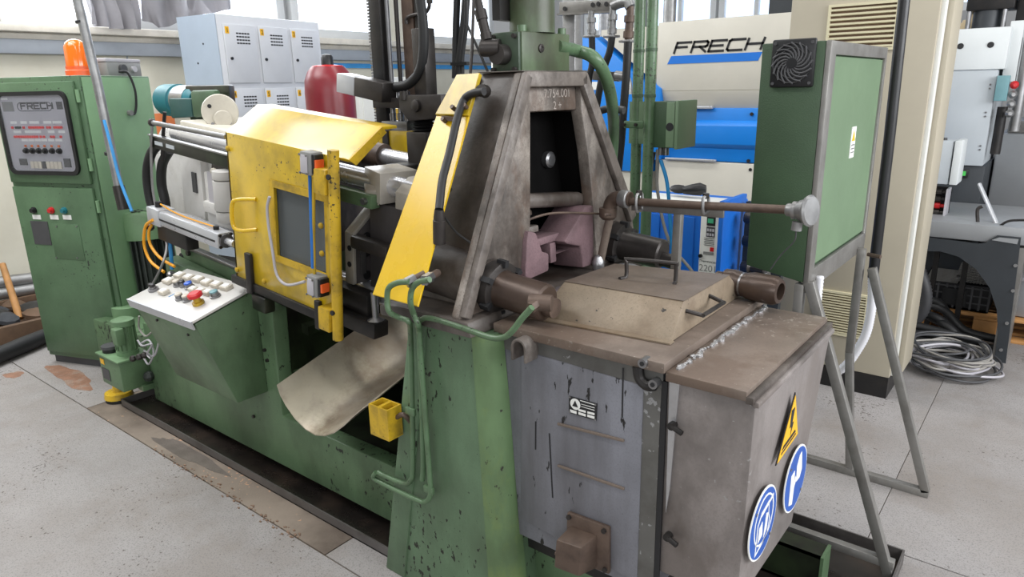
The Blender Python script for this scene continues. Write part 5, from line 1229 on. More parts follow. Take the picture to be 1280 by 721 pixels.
# arm and carriage
a0, a1, a2 = [(-2.432,1.950,1.685),(-2.322,1.950,1.667),(-2.157,1.950,1.640)]
hh = .075
MB().bar(a0, a1, .08, hh, (0,0,1)).build('arm_tip', 'aluminium', sp, bevel=.004)
MB().bar(a1, a2, .08, hh, (0,0,1)).build('arm', 'dark_steel', sp, bevel=.004)
z0_, z1_ = (-2.045,1.980,1.566)[2], (-2.040,1.980,1.626)[2]
xa0, xa1, xa2 = [p[0] for p in [(-2.275,1.980,1.612),(-2.097,1.980,1.596),(-1.872,1.980,1.596)]]
MB().box((xa0,1.96,z1_-.045), (xa1,2.08,z1_-.005)).build('carriage_bar', 'dark_steel', sp, bevel=.004)
cg = MB().prism([(xa1,1.94,z1_+.005),(xa2,1.94,z1_+.005),(xa2,1.94,z0_-.02),(xa1+.05,1.94,z0_-.035),(xa1,1.94,z1_-.05)], (0,.14,0)).build('carriage', 'dark_steel', sp, bevel=.005)
p = (-1.998,1.940,1.591); MB().lathe(p, (0,-1,0), [(0,.024),(.012,.022),(.016,.012)], 20).build('pivot_bolt', 'dark_steel', cg)
p = Vector((-2.071,1.950,1.633)); MB().cyl(p+vec(0,0,-.02), p+vec(0,0,.012), .02, n=14).build('clamp_nut', 'dark_steel', cg)
# bellows
bz0, bz1 = (-2.041,2.000,1.491)[2], (-2.036,2.000,1.553)[2]; bxm = (-2.028,2.000,1.534)[0]
prof = []
for k in range(5):
    z = (bz1-bz0)*k/5; prof += [(z,.034),(z+(bz1-bz0)/10,.05)]
prof.append((bz1-bz0,.034))
MB().lathe((bxm,2.0,bz0), (0,0,1), prof, 20).build('bellows', 'black_rubber', sp)
MB().box((bxm-.05,1.95,bz0-.14), (bxm+.06,2.06,bz0)).build('slide_body', 'dark_steel', sp, bevel=.005)
MB().box((bxm-.09,1.86,bz0-.19), (bxm+.03,1.96,bz0-.12)).build('foot_clamp', 'black_steel', sp, bevel=.008)
MB().cyl((bxm-.03,1.86,bz0-.155), (bxm-.03,1.84,bz0-.155), .02, n=12).build('clamp_bolt', 'dark_steel', sp)
# nozzle block with fittings
nb = Vector((-2.177,2.000,1.511))
nk = MB().box(nb+vec(-.075,-.02,-.02), nb+vec(.075,.05,.018)).build('nozzle_block', 'steel', sp, bevel=.003)
for dx in (-.035,.01,.05):
    MB().lathe(nb+vec(dx,.01,.018), (0,0,1), [(0,.012),(.03,.014),(.031,.009),(.12,.009)], 12).build('nozzle_fitting', 'steel', nk)
MB().tube([(-2.183,1.980,1.661),(-2.127,1.980,1.663),(-2.072,1.980,1.674),(-2.016,1.980,1.714),(-1.988,1.980,1.786),(-1.981,1.980,1.885),(-1.993,1.980,1.997)], .019, 12).build('spray_hose', 'black_rubber', sp, smooth=60)
MB().tube([(-2.175,2.080,1.903),(-2.168,2.080,1.926),(-2.118,2.080,1.935),(-2.073,2.080,1.934),(-2.046,2.080,1.952),(-2.040,2.080,1.975)], .007, 8).build('supply_tube', 'dark_steel', sp)
MB().lathe((-2.040,2.080,1.969), (0,0,1), [(0,.012),(.05,.014)], 10).build('tube_fitting', 'dark_steel', sp)
yb = thing('guard_box', 'dark yellow sheet guard behind the spray nozzles', 'guard', (-2.570,2.350,1.361))
g0, g1 = (-2.737,2.400,1.351), (-2.484,2.400,1.361); gz = (-2.704,2.400,1.547)[2]
MB().box((g0[0],2.38,g0[2]-.1), (g1[0],2.4,gz)).build('sheet', 'yellow', yb, bevel=.004)
MB().box((g0[0]+.04,2.37,g0[2]-.1), (g0[0]+.08,2.38,gz-.06)).build('slot', 'black_steel', yb)
MB().prism([(-2.720,2.350,1.579),(-2.427,2.350,1.554),(-2.432,2.350,1.492),(-2.687,2.350,1.511)], (0,.01,0)).build('upper_sheet', 'yellow_worn', yb)

# black hose bundle from the ceiling
for i, (q_, r, lb) in enumerate((([(-1.905,2.150,2.031),(-1.929,2.150,1.890),(-1.956,2.150,1.774),(-1.974,2.150,1.689)], .016, 'left thick black hose hanging behind the yellow guard'), ([(-1.954,2.150,2.036),(-1.973,2.150,1.864),(-1.987,2.150,1.690)], .014, 'second thick black hose hanging behind the yellow guard'), ([(-1.883,2.120,2.026),(-1.890,2.120,1.886),(-1.917,2.120,1.771),(-1.921,2.120,1.694)], .009, 'thinner black hose of the bundle behind the yellow guard'))):
    tag(MB().tube(q_, r, 10).build('hanging_hose', 'black_rubber', smooth=60), lb, 'hose')
tag(MB().tube([(-1.694,1.900,1.864),(-1.647,1.900,1.782),(-1.604,1.900,1.702)], .0045, 6).build('stay_cable', 'black_rubber'), 'black cable running diagonally to the casting frame', 'cable')
tag(MB().tube([(-1.465,1.680,1.912),(-1.478,1.680,1.767),(-1.498,1.680,1.632)], .005, 6, 1).build('stay_rod', 'dark_steel'), 'thin vertical rod in front of the yellow guard', 'rod')
tag(MB().box((-1.963,2.100,1.737), Vector((-1.879,2.100,1.749))+vec(0,.03,0)).build('hose_tie', 'black_rubber'), 'black tie around the hanging hoses', 'tie')

# ---------------------------------------------------------------- red gas cylinder
rx = thing('gas_cylinder', 'dark red gas cylinder with black valve cap behind the door', 'gas cylinder', (-3.593,2.658,0.752))
c_ = Vector((-3.749,2.889,1.719)); r = .155
MB().lathe((c_.x,c_.y,.02), (0,0,1), [(0,r*.95),(.03,r),(c_.z-.1,r),(c_.z-.02,r*.96),(c_.z+.03,r*.82),(c_.z+.06,r*.66)], 32).build('body', 'red_paint', rx, smooth=50)
MB().lathe((c_.x,c_.y,c_.z+.072), (0,0,1), [(0,r*.66),(.014,r*.60),(.02,.035)], 28).build('collar', 'red', rx)
MB().lathe((c_.x,c_.y,c_.z+.08), (0,0,1), [(0,.038),(.055,.038),(.07,.03),(.075,.012)], 18).build('valve_cap', 'black_plastic', rx)


# ================================================================ beige control cabinet behind
bc_ = thing('control_cabinet', 'tall beige control cabinet with louvred vents and black plinth', 'cabinet', (-.95,4.1,0))
MB().box((-1.26,3.93,.12), (-.585,4.3,2.6)).build('body', 'cabinet_beige', bc_, bevel=.008)
MB().box((-1.24,3.935,0), (-.59,4.28,.12)).build('plinth', 'black_steel', bc_)
MB().box((-.587,3.95,.13), (-.565,4.0,2.6)).build('edge_profile', 'white_paint', bc_, bevel=.004)
MB().box((-.587,4.01,.13), (-.54,4.28,2.6)).build('side_door', 'cabinet_beige', bc_, bevel=.006)
def vent(x0, x1, z0, z1, n):
    v = MB().ring([(x0-.012,3.93,z0-.012),(x1+.012,3.93,z0-.012),(x1+.012,3.93,z1+.012),(x0-.012,3.93,z1+.012)], [(x0,3.93,z0),(x1,3.93,z0),(x1,3.93,z1),(x0,3.93,z1)], (0,-.016,0)).build('vent', 'vent_beige', bc_)
    MB().box((x0,3.926,z0), (x1,3.929,z1)).build('vent_back', 'dark_wood', v)
    h = (z1-z0)/n
    for k in range(n):
        MB().prism([(x0,3.93,z0+k*h),(x0,3.914,z0+k*h+h*.15),(x0,3.914,z0+k*h+h*.55),(x0,3.93,z0+k*h+h*.65)], (x1-x0,0,0)).build('slat', 'vent_beige', v)
vent(-1.06, -.765, 1.80, 2.0, 9); vent(-.99, -.74, .325, .545, 15)

# ================================================================ cream and blue casting machine
wm = thing('casting_machine', 'cream and blue enclosed casting machine with black lettering in the background', 'machine', (-2.2,5.3,0))
# cream upper cover, overhanging
MB().box((-2.51,4.9,1.60), (-1.50,6.3,2.08)).build('upper_cover', 'machine_cream', wm, bevel=.008)
MB().prism([(-2.49,4.9,1.60),(-2.49,4.96,1.47),(-2.49,6.2,1.47),(-2.49,6.2,1.60)], (1.0,0,0)).build('cover_skirt', 'machine_cream', wm, bevel=.004)
MB().box((-2.47,4.94,1.105), (-1.40,6.2,1.48)).build('blue_panel', 'machine_blue', wm, bevel=.006)
MB().prism([(-2.46,4.945,1.40),(-2.46,4.91,1.36),(-2.46,4.91,1.23),(-2.46,4.945,1.19)], (1.05,0,0)).build('blue_ridge', 'machine_blue', wm, bevel=.004)
MB().box((-2.48,4.93,.18), (-1.30,6.2,1.10)).build('lower_cover', 'machine_cream', wm, bevel=.008)
MB().box((-2.46,4.97,0), (-1.32,6.1,.18)).build('base', 'charcoal', wm)
MB().box((-2.46,4.905,1.475), (-2.07,4.94,1.495)).build('grip_strip', 'aluminium', wm, bevel=.004); MB().box((-2.42,4.905,1.105), (-2.02,4.93,1.12)).build('grip_strip', 'aluminium', wm, bevel=.004)
for x, z in ((-2.43,1.52),(-2.43,1.44),(-1.79,1.44),(-1.77,1.06),(-1.79,1.12)):
    MB().cyl((x,4.94,z), (x,4.925,z), .012, n=8).build('bolt', 'black_steel', wm)
stroke_text('FRECH', (-2.375,4.9,1.865), (1,0,0), (0,0,1), .106, .068, .024, .016, .35, off=.002, depth=.001).build('lettering', 'black_print', wm)
MB().prism([(-2.425,4.898,1.79),(-1.76,4.898,1.79),(-1.735,4.898,1.845),(-2.395,4.898,1.845)], (0,-.001,0)).build('blue_stripe', 'frech_blue', wm)
# blue angled end
MB().prism([(-3.5,4.9,1.0),(-2.55,4.9,1.0),(-2.55,4.9,1.62),(-3.05,4.9,2.02),(-3.5,4.9,2.02)], (0,1.2,0)).build('blue_end', 'machine_blue', wm, bevel=.006)
MB().prism([(-2.55,4.88,1.1),(-2.46,4.88,1.1),(-2.46,4.88,1.62),(-2.55,4.88,1.68)], (0,.1,0)).build('blue_post', 'machine_blue', wm, bevel=.004)
MB().prism([(-3.0,4.92,2.02),(-2.52,4.92,1.66),(-2.52,4.92,2.06),(-3.0,4.92,2.06)], (0,1.1,0)).build('cream_end', 'machine_cream', wm)
MB().prism([(-3.3,4.895,1.62),(-2.9,4.895,1.62),(-2.87,4.895,1.68),(-3.3,4.895,1.68)], (0,-.002,0)).build('white_stripe', 'white_print', wm)
MB().box((-3.5,4.92,.2), (-2.55,6.1,1.0)).build('lower_cover', 'machine_cream', wm)
for x0 in (-3.2,-2.9,-2.62):
    MB().cyl((x0,5.3,2.0), (x0,5.3,2.6), .05, n=14).build('top_pipe', 'galvanised', wm)
MB().box((-2.1,6.0,2.08), (-1.6,6.2,2.5)).build('top_motor', 'charcoal', wm)

# ================================================================ blue temperature control unit
tu = thing('temperature_unit', 'blue and white temperature control unit with small display', 'control unit', (-1.5,3.5,.1))
UX1, UY0 = -1.335, 3.3
# white control face at the right end, facing the viewer, blue flank to the left
uy = 3.40
MB().box((-1.93,uy+.02,.22), (-1.345,uy+.36,1.05)).build('body', 'unit_blue', tu, bevel=.015)
MB().box((-1.46,uy,.24), (-1.36,uy+.03,1.05)).build('control_face', 'white_paint', tu, bevel=.004)
MB().box((-1.362,uy-.01,.22), (-1.335,uy+.3,1.08)).build('edge_frame', 'unit_blue', tu, bevel=.004)
MB().box((-1.90,uy+.012,.3), (-1.70,uy+.022,.98)).build('side_panel', 'unit_blue', tu, bevel=.006); MB().box((-1.68,uy+.012,.3), (-1.5,uy+.022,.98)).build('side_panel', 'unit_blue', tu, bevel=.006)
ds = MB().box((-1.425,uy-.004,.948), (-1.38,uy,1.0)).build('display', 'black_print', tu); MB().box((-1.42,uy-.005,.962), (-1.39,uy-.004,.985)).build('display_digits', 'led_green', ds)
k2 = MB().box((-1.425,uy-.004,.89), (-1.38,uy,.942)).build('keypad', 'dark_grey', tu)
for a in range(3):
    for b in range(2):
        MB().box((-1.421+a*.014,uy-.006,.895+b*.024), (-1.411+a*.014,uy-.004,.909+b*.024)).build('key', 'panel_grey', k2)
for k in range(5): MB().box((-1.435,uy-.003,.880-k*.009), (-1.38,uy-.001,.8825-k*.009)).build('print_line', 'dark_grey', tu)
MB().box((-1.40,uy-.004,.815), (-1.38,uy,.836)).build('red_button', 'red', tu); MB().box((-1.435,uy-.003,.795), (-1.38,uy-.001,.81)).build('print_field', 'grey_plastic', tu)
MB().cyl((-1.449,uy,.785), (-1.449,uy-.012,.785), .010, n=12).build('main_switch', 'black_plastic', tu)
text_mesh('Thermocast', .0205, (-1.458,uy,.752), (1,0,0), (0,0,1), off=.001).build('lettering', 'black_print', tu)
text_mesh('2201', .05, (-1.456,uy,.705), (1,0,0), (0,0,1), off=.001).build('model_number', 'grey_plastic', tu)
MB().box((-1.9,uy+.03,1.05), (-1.4,uy+.22,1.06)).build('top_tray', 'white_paint', tu, bevel=.006)
for dx in (-1.85,-1.42):
    for dy in (.1,.5): MB().cyl((dx,uy+dy,.0), (dx,uy+dy,.22), .05, n=12).build('castor', 'black_rubber', tu)
rnd = random.Random(5)
hp = thing('hose_connections', 'dark manifold with hose connectors beside the temperature unit', 'manifold', (-1.22,3.6,0))
MB().box((-1.31,3.62,.0), (-1.1,3.66,1.05)).build('back_plate', 'charcoal', hp)
for k, z in enumerate((.98,.86,.72,.58)):
    MB().lathe((-1.28,3.55,z), (1,-.1,0), [(0,.03),(.04,.035),(.05,.02),(.12,.02)], 12).build('connector', 'black_plastic' if k % 2 else 'dark_steel', hp)
    MB().lathe((-1.2,3.56,z-.03), (1,-.2,0), [(0,.025),(.06,.025)], 12).build('connector', 'steel', hp)
tag(MB().ball((-1.66,3.55,1.10), .03, 12, (1.8,1,.8)).build('work_glove', 'black_rubber'), 'black crumpled glove on the temperature unit', 'glove')
tag(MB().lathe((-1.62,3.52,1.10), (1,.3,.1), [(0,.02),(.05,.03),(.09,.035),(.12,.02)], 12).build('air_gun', 'black_plastic'), 'black air gun lying on the temperature unit', 'tool')

# ================================================================ green standpipes, post and manifold behind the frame
for q_, lb in (([(-1.478,2.750,2.043),(-1.493,2.750,1.605),(-1.519,2.750,0.903)], 'left green standpipe behind the casting frame'), ([(-1.402,2.700,2.032),(-1.409,2.700,1.668),(-1.432,2.700,0.924)], 'right green standpipe carrying a small junction box')):
    g = thing('standpipe', lb, 'pipe', (q_[-1][0],q_[-1][1],0))
    x, y = q_[1][0], q_[1][1]
    MB().cyl((x,y,.0), (x,y,2.4), .0225, n=18).build('pipe', 'pipe_green', g, smooth=60)
    for z in (1.60, 1.78):
        MB().cyl((x,y,z), (x,y,z+.012), .0245, n=18).build('coupling', 'dark_green', g)
    MB().cyl((x,y,0), (x,y,.02), .06, n=16).build('foot_flange', 'dark_steel', g)
    if 'right' in lb: SPX = x
jb2 = thing('junction_box', 'green junction box fixed beside the standpipes', 'box', (-1.328,2.720,1.395))
x0, z1 = (-1.416,2.720,1.582)[0], (-1.416,2.720,1.582)[2]; x1, z0 = (-1.275,2.720,1.397)[0], (-1.275,2.720,1.397)[2]
MB().box((x0,2.70,z0), (x1-.015,2.86,z1)).build('body', 'dark_green', jb2, bevel=.004)
MB().box((x1-.055,2.695,z0+.002), (x1-.018,2.865,z1-.002)).build('side_band', 'light_green', jb2, bevel=.003)
MB().box((x1-.014,2.69,z0-.004), (x1,2.87,z1+.004)).build('lid', 'light_green', jb2, bevel=.003)
MB().lathe((x1-.037,2.695,z0+.085), (0,-1,0), [(0,.017),(.001,.017)], 16).build('knockout', 'black_print', jb2)
pb = (-1.522,2.720,1.582); pb2 = (-1.459,2.720,1.407)
MB().box((pb[0],2.735,pb2[2]), (x0+.0,2.745,pb[2])).build('mounting_plate', 'light_green', jb2)
MB().box((pb[0]+.015,2.66,(-1.470,2.700,1.491)[2]-.015), (x0,2.672,(-1.470,2.700,1.491)[2]+.015)).build('pipe_strap', 'pipe_green', jb2, bevel=.004)
for dx in (.02,.075): MB().cyl((pb[0]+dx,2.66,(-1.470,2.700,1.491)[2]), (pb[0]+dx,2.65,(-1.470,2.700,1.491)[2]), .007, n=8).build('bolt', 'dark_steel', jb2)
for dx in (.04,.065): MB().cyl((x0+dx,2.75,z0), (x0+dx,2.75,z0-.035), .012, n=10).build('cable_gland', 'steel', jb2)
for q_, r, m, lb in (([(-1.386,2.740,1.385),(-1.378,2.740,1.206),(-1.317,2.740,1.002),(-1.215,2.740,0.892),(-1.145,2.740,0.814)], .007, 'grey_cable', 'grey cable dropping from the green junction box'), ([(-1.359,2.720,1.344),(-1.325,2.720,1.246),(-1.303,2.720,1.077),(-1.278,2.720,0.869)], .008, 'cyan_hose', 'cyan hose dropping beside the green junction box'), ([(-1.410,2.760,1.372),(-1.420,2.760,1.321),(-1.438,2.760,1.286),(-1.427,2.760,1.200)], .007, 'black_rubber', 'short black cable below the green junction box')):
    tag(MB().tube(q_, r, 8).build('cable', m, smooth=60), lb, 'cable')
tag(MB().tube([(-1.459,2.800,1.085),(-1.465,2.800,1.011),(-1.469,2.800,0.899)], .006).build('cable', 'grey_cable'), 'thin grey cable loop at the foot of the standpipes', 'cable')

ps = thing('steel_post', 'galvanised square post behind the hydraulic block', 'post', ((-1.927,2.900,1.823)[0],2.9,0))
px_ = (-1.927,2.900,1.823)[0]
MB().box((px_-.035,2.87,0), (px_+.035,2.94,2.6)).build('post', 'galvanised', ps, bevel=.006)
MB().box((px_-.07,2.83,0), (px_+.07,2.98,.012)).build('foot_plate', 'galvanised', ps)
mf = thing('water_manifold', 'perforated steel rail with pipe fittings and ball valves', 'manifold', (-1.717,2.880,1.674))
r0, r1 = Vector((-1.968,2.860,1.999)), Vector((-1.679,2.860,1.989))
MB().bar(r0, r1, .015, .05).build('rail', 'frame_grey', mf, bevel=.003)
MB().bar(r0+vec(0,-.012,-.03), r1+vec(0,-.012,-.03), .03, .008).build('rail_lip', 'frame_grey', mf)
for px in ((-1.934,2.850,1.992), (-1.784,2.850,1.997), (-1.755,2.850,1.998), (-1.714,2.850,1.994)):
    MB().lathe(px, (0,-1,0), [(0,.01),(.003,.01)], 10).build('rail_hole', 'black_print', mf)
r0, r1 = Vector((-1.878,2.860,1.703)), Vector((-1.644,2.860,1.686)); MB().bar(r0, r1, .02, .04).build('rail', 'frame_grey', mf)
for px0, px1, r in (((-1.786,2.840,1.970), (-1.780,2.840,1.862), .018), ((-1.675,2.840,1.981), (-1.677,2.840,1.856), .018), ((-1.589,2.840,1.974), (-1.596,2.840,1.832), .02)):
    a, b = Vector(px0), Vector(px1); d = b-a; L_ = d.length
    v = MB().lathe(a, d, [(0,r*.8),(L_*.25,r*.8),(L_*.26,r*1.2),(L_*.45,r*1.2),(L_*.46,r*.9),(L_*.7,r*.9),(L_*.71,r*1.15),(L_*.9,r*1.15),(L_*.91,r*.8),(L_,r*.8)], 14).build('valve', 'rust_steel' if r > .019 else 'galvanised', mf)
    MB().box(b+vec(-.03,-.03,-.004), b+vec(.03,.02,.006)).build('clamp', 'galvanised', v, bevel=.002)
MB().tube([(-1.675,2.840,1.981),(-1.640,2.840,1.991),(-1.605,2.840,1.991),(-1.589,2.840,1.970)], .022, 12).build('elbow', 'galvanised', mf, smooth=60)
MB().tube([(-1.653,2.840,1.693),(-1.612,2.840,1.685),(-1.595,2.840,1.658),(-1.590,2.840,1.610)], .02, 12).build('elbow', 'galvanised', mf, smooth=60)
for q_, r, lb in (([(-1.768,2.820,1.860),(-1.766,2.820,1.745),(-1.782,2.820,1.676),(-1.776,2.820,1.535)], .015, 'dark grey water hose hanging from the left ball valve'), ([(-1.665,2.820,1.854),(-1.676,2.820,1.792),(-1.703,2.820,1.725),(-1.730,2.820,1.605),(-1.754,2.820,1.463),(-1.778,2.820,1.316)], .016, 'dark grey water hose curving down from the middle ball valve'), ([(-1.585,2.820,1.830),(-1.589,2.820,1.705),(-1.598,2.820,1.570),(-1.609,2.820,1.395),(-1.629,2.820,1.196),(-1.643,2.820,1.064)], .018, 'black water hose hanging from the rusty right valve')):
    tag(MB().tube(q_, r, 10).build('water_hose', 'black_rubber', smooth=60), lb, 'hose')
tag(MB().tube([(-1.431,2.300,1.541),(-1.397,2.300,1.562),(-1.352,2.300,1.568),(-1.302,2.300,1.562)], .014, 10).build('water_hose', 'dark_grey', smooth=60), 'short grey hose joining the casting frame and standpipes', 'hose')

# ================================================================ green switch box on a welded stand
gb = thing('switch_box', 'green wall box with black fan grille in a grey steel frame', 'box', (-.74,2.75,.95))
GX0, GX1, GY0, GY1, GZ0, GZ1 = -.835, -.64, 2.35, 3.13, 1.005, 1.768
MB().prism([(GX0,GY0,1.04),(GX1,GY0,1.005),(GX1,GY0,1.768),(GX0,GY0,1.768)], (0,GY1-GY0,0)).build('body', 'dark_green', gb, bevel=.005)
pn2 = MB().box((GX1,GY0+.07,GZ0+.05), (GX1+.006,GY1-.02,GZ1-.045)).build('side_panel', 'light_green', gb)
fy = GX1+.012
MB().ring([(GX1,GY0,GZ0-.03),(GX1,GY1,GZ0-.03),(GX1,GY1,GZ1),(GX1,GY0,GZ1)], [(GX1,GY0+.06,GZ0+.04),(GX1,GY1-.02,GZ0+.04),(GX1,GY1-.02,GZ1-.04),(GX1,GY0+.06,GZ1-.04)], (.016,0,0)).build('frame', 'frame_grey', gb, bevel=.002)
# fan grille
fg = [(-1.240,1.731)]
gx, gz, gr_ = (GX0+GX1)/2+.005, (-0.732,2.350,1.705)[2], .066
gx = (-0.732,2.350,1.705)[0]
gq = MB().box((gx-.067,GY0-.014,gz-.072), (gx+.067,GY0,gz+.072)).build('fan_grille', 'black_plastic', gb, bevel=.006)
for k in range(16):
    a0 = k*2*math.pi/16
    pts = [(gx+(.012+.05*t)*math.cos(a0+t*1.3), GY0-.017, gz+(.012+.05*t)*math.sin(a0+t*1.3)) for t in (0,.25,.5,.75,1)]
    MB().tube(pts, .0032, 6, 2).build('grille_rib', 'dark_grey', gq)
for rr in (.03,.045,.06):
    MB().tube([(gx+rr*math.cos(k*math.pi/8), GY0-.016, gz+rr*math.sin(k*math.pi/8)) for k in range(16)], .0025, 6, 1, closed=True).build('grille_ring', 'black_plastic', gq)
MB().cyl((gx,GY0-.014,gz), (gx,GY0-.022,gz), .016, n=16).build('grille_hub', 'black_plastic', gq)
for x, z in ((gx-.056,gz-.06),(gx+.056,gz-.06),(gx-.056,gz+.06),(gx+.056,gz+.06)):
    MB().cyl((x,GY0-.014,z), (x,GY0-.017,z), .005, n=8).build('screw', 'dark_grey', gq)
ly, lz = (2.762,1.436)
lz = (-0.630,2.779,1.435)[2]; ly = (-0.630,2.779,1.435)[1]
lb_ = MB().box((GX1+.006,ly-.03,lz-.055), (GX1+.008,ly+.03,lz+.055)).build('warning_label', 'white_print', gb)
MB().prism([(GX1+.008,ly-.022,lz+.005),(GX1+.008,ly+.022,lz+.005),(GX1+.008,ly,lz+.045)], (.0008,0,0)).build('warning_triangle', 'sign_yellow', lb_)
for k in range(3): MB().box((GX1+.008,ly-.022,lz-.012-k*.013), (GX1+.0088,ly+.022,lz-.007-k*.013)).build('print_line', 'grey_plastic', lb_)
# stand
st = thing('steel_stand', 'welded grey angle steel stand with spread legs under the switch box', 'stand', (-.5,2.7,0))
MB().bar((GX1-.01,2.36,.02), (GX1-.01,2.36,1.0), .03, .03, (1,0,0)).build('upright', 'frame_grey', st, bevel=.002)
MB().bar((-0.609,3.020,0.555), (-0.553,3.020,0.027), .03, .03, (1,0,0)).build('upright', 'frame_grey', st, bevel=.002)
t1 = Vector((-0.609,3.020,0.555)); MB().bar(t1, (t1.x,3.02,1.0), .03, .03, (1,0,0)).build('upright', 'frame_grey', st, bevel=.002)
MB().bar((-.265,2.36,.012), (-0.622,2.360,1.011), .032, .032, (0,1,0)).build('leg', 'frame_grey', st, bevel=.002)
MB().bar((-.262,3.02,.02), (-0.564,3.020,0.925), .032, .032, (0,1,0)).build('leg', 'frame_grey', st, bevel=.002)
MB().bar((-.9,3.02,.016), (-.25,3.02,.016), .032, .032).build('foot_bar', 'frame_grey', st, bevel=.002)
MB().bar((-.8,2.36,.075), (-.26,2.36,.075), .03, .03).build('foot_bar', 'frame_grey', st, bevel=.002)
t1 = Vector((-0.563,2.360,0.789))
MB().cyl((-0.581,3.000,0.983), Vector((-0.581,3.000,0.983))+vec(.05,-.02,0), .008, n=8).build('bolt', 'rust_steel', st)
tag(MB().tube([(-0.600,3.180,2.011),(-0.590,3.180,1.433),(-0.586,3.180,0.846)], .021, 14, 1).build('black_tube', 'black_plastic', smooth=60), 'black plastic tube running up past the switch box', 'tube')
# corrugated silver hose
def corrugated(path, r, pitch, name, m, label):
    P = [Vector(p) for p in path]
    Q = []
    for i in range(len(P)-1):
        z = P[i-1] if i else P[0]*2-P[1]; e = P[i+2] if i < len(P)-2 else P[-1]*2-P[-2]
        a, b = P[i], P[i+1]
        nseg = max(2, int((b-a).length/pitch*2))
        for k in range(nseg):
            t = k/nseg; Q.append(.5*((2*a)+(b-z)*t+(2*z-5*a+4*b-e)*t*t+(3*a-z-3*b+e)*t**3))
    Q.append(P[-1]); rr = [r if i % 2 else r*.86 for i in range(len(Q))]
    return tag(MB().tube(Q, rr, 14, 1).build(name, m, smooth=80), label, 'hose')
corrugated([(-0.587,3.180,0.852),(-0.577,3.180,0.730),(-0.584,3.180,0.602),(-0.616,3.180,0.502),(-0.654,3.180,0.425),(-0.702,3.180,0.375)], .02, .012, 'flexible_conduit', mat('silver_hose', (226,226,230), .35, metal=.1, var=.03), 'silver corrugated conduit curving down below the black tube')
corrugated([(-0.614,2.450,1.011),(-0.614,2.450,0.954),(-0.614,2.450,0.897)], .014, .012, 'flexible_conduit', 'silver_hose', 'short silver corrugated conduit under the switch box corner')
tag(MB().tube([(-0.664,2.400,0.995),(-0.666,2.400,0.966),(-0.650,2.400,0.932),(-0.651,2.400,0.889)], .004, 6).build('cable', 'black_rubber'), 'thin black wire dropping below the switch box', 'cable')

# ================================================================ machines, table and clutter at the right
rm = thing('right_machine', 'white panelled machine with charcoal base and two black holes at right', 'machine', (-.4,6.2,0))
MB().prism([(-.80,5.74,1.70),(-.80,5.78,1.965),(-.80,6.5,1.965),(-.80,6.5,1.70)], (.36,0,0)).build('upper_panel', 'cool_white', rm, bevel=.008)
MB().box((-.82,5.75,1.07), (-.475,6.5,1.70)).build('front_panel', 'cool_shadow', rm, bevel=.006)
for x in (-.71,-.54):
    MB().lathe((x,5.765,1.855), (0,-1,.1), [(0,.02),(.008,.018)], 14).build('panel_hole', 'black_print', rm)
for z in (1.58,1.40,1.18):
    for k in (0,.025): MB().cyl((-.505,5.75,z+k), (-.505,5.745,z+k), .006, n=8).build('screw', 'steel', rm)
MB().box((-.84,5.77,.45), (-.46,6.5,1.07)).build('lower_cover', 'charcoal', rm, bevel=.006)
MB().box((-.68,5.755,.985), (-.55,5.77,1.045)).build('label_recess', 'black_plastic', rm, bevel=.004); MB().box((-.67,5.75,1.0), (-.565,5.756,1.03)).build('green_label', 'plastic_green', rm)
MB().box((-.84,5.8,0), (-.46,6.5,.45)).build('base', 'charcoal', rm)
MB().box((-.455,5.83,1.62), (-.38,6.3,2.0)).build('side_panel', 'cool_white', rm, bevel=.004)
MB().box((-.47,5.7,1.50), (-.40,5.76,1.66)).build('teal_box', 'teal_grey', rm, bevel=.004)
for k, z in enumerate((1.6,1.54,1.48,1.42)):
    MB().lathe((-.38,5.75,z), (.3,-1,0), [(0,.02),(.03,.026),(.05,.012)], 10).build('valve', 'galvanised' if k else 'red', rm)
MB().cyl((-.42,5.8,1.15), (-.42,5.8,1.46), .03, n=12).build('column', 'black_steel', rm)
MB().cyl((-.34,5.85,1.3), (-.34,5.85,1.9), .03, n=12).build('column', 'galvanised', rm)
tk_ = thing('grey_tank', 'large plain grey steel tank housing at the right edge', 'tank', (-.1,5.9,.8))
MB().box((-.45,6.2,.71), (.8,6.9,1.263)).build('body', 'tank_grey', tk_, bevel=.02)
MB().box((-.40,6.24,1.263), (.8,6.85,1.35)).build('rim', 'frame_grey', tk_, bevel=.01)
MB().box((-.28,6.26,1.35), (.8,6.8,1.54)).build('upper_box', 'plate_brown', tk_, bevel=.01)
MB().box((-.45,6.22,.27), (.8,6.9,.71)).build('lower_recess', 'black_steel', tk_)
MB().tube([(-.2,6.22,.63),(-.16,6.18,.66),(-.07,6.18,.66),(-.03,6.22,.63)], .008, 8).build('latch', 'steel', tk_)
MB().box((-.3,6.22,0), (.8,6.9,.27)).build('base', 'charcoal', tk_)
ub = thing('upper_motor', 'black motor assembly standing on the white panelled machine', 'motor', (-.55,6.0,1.965))
MB().cyl((-.60,5.95,1.965), (-.60,5.95,2.2), .085, n=20).build('body', 'charcoal', ub)
MB().box((-.72,5.85,2.08), (-.45,6.1,2.35)).build('housing', 'black_steel', ub, bevel=.01)
for x in (-.70,-.50): MB().cyl((x,5.88,1.965), (x,5.88,2.12), .015, n=10).build('bolt_rod', 'steel', ub)
MB().box((-.44,5.9,1.965), (-.2,6.2,2.3)).build('side_block', 'black_steel', ub, bevel=.01)
vl = thing('hand_valve', 'chrome hand valve with black handle on the white machine', 'valve', (-.83,5.85,1.965))
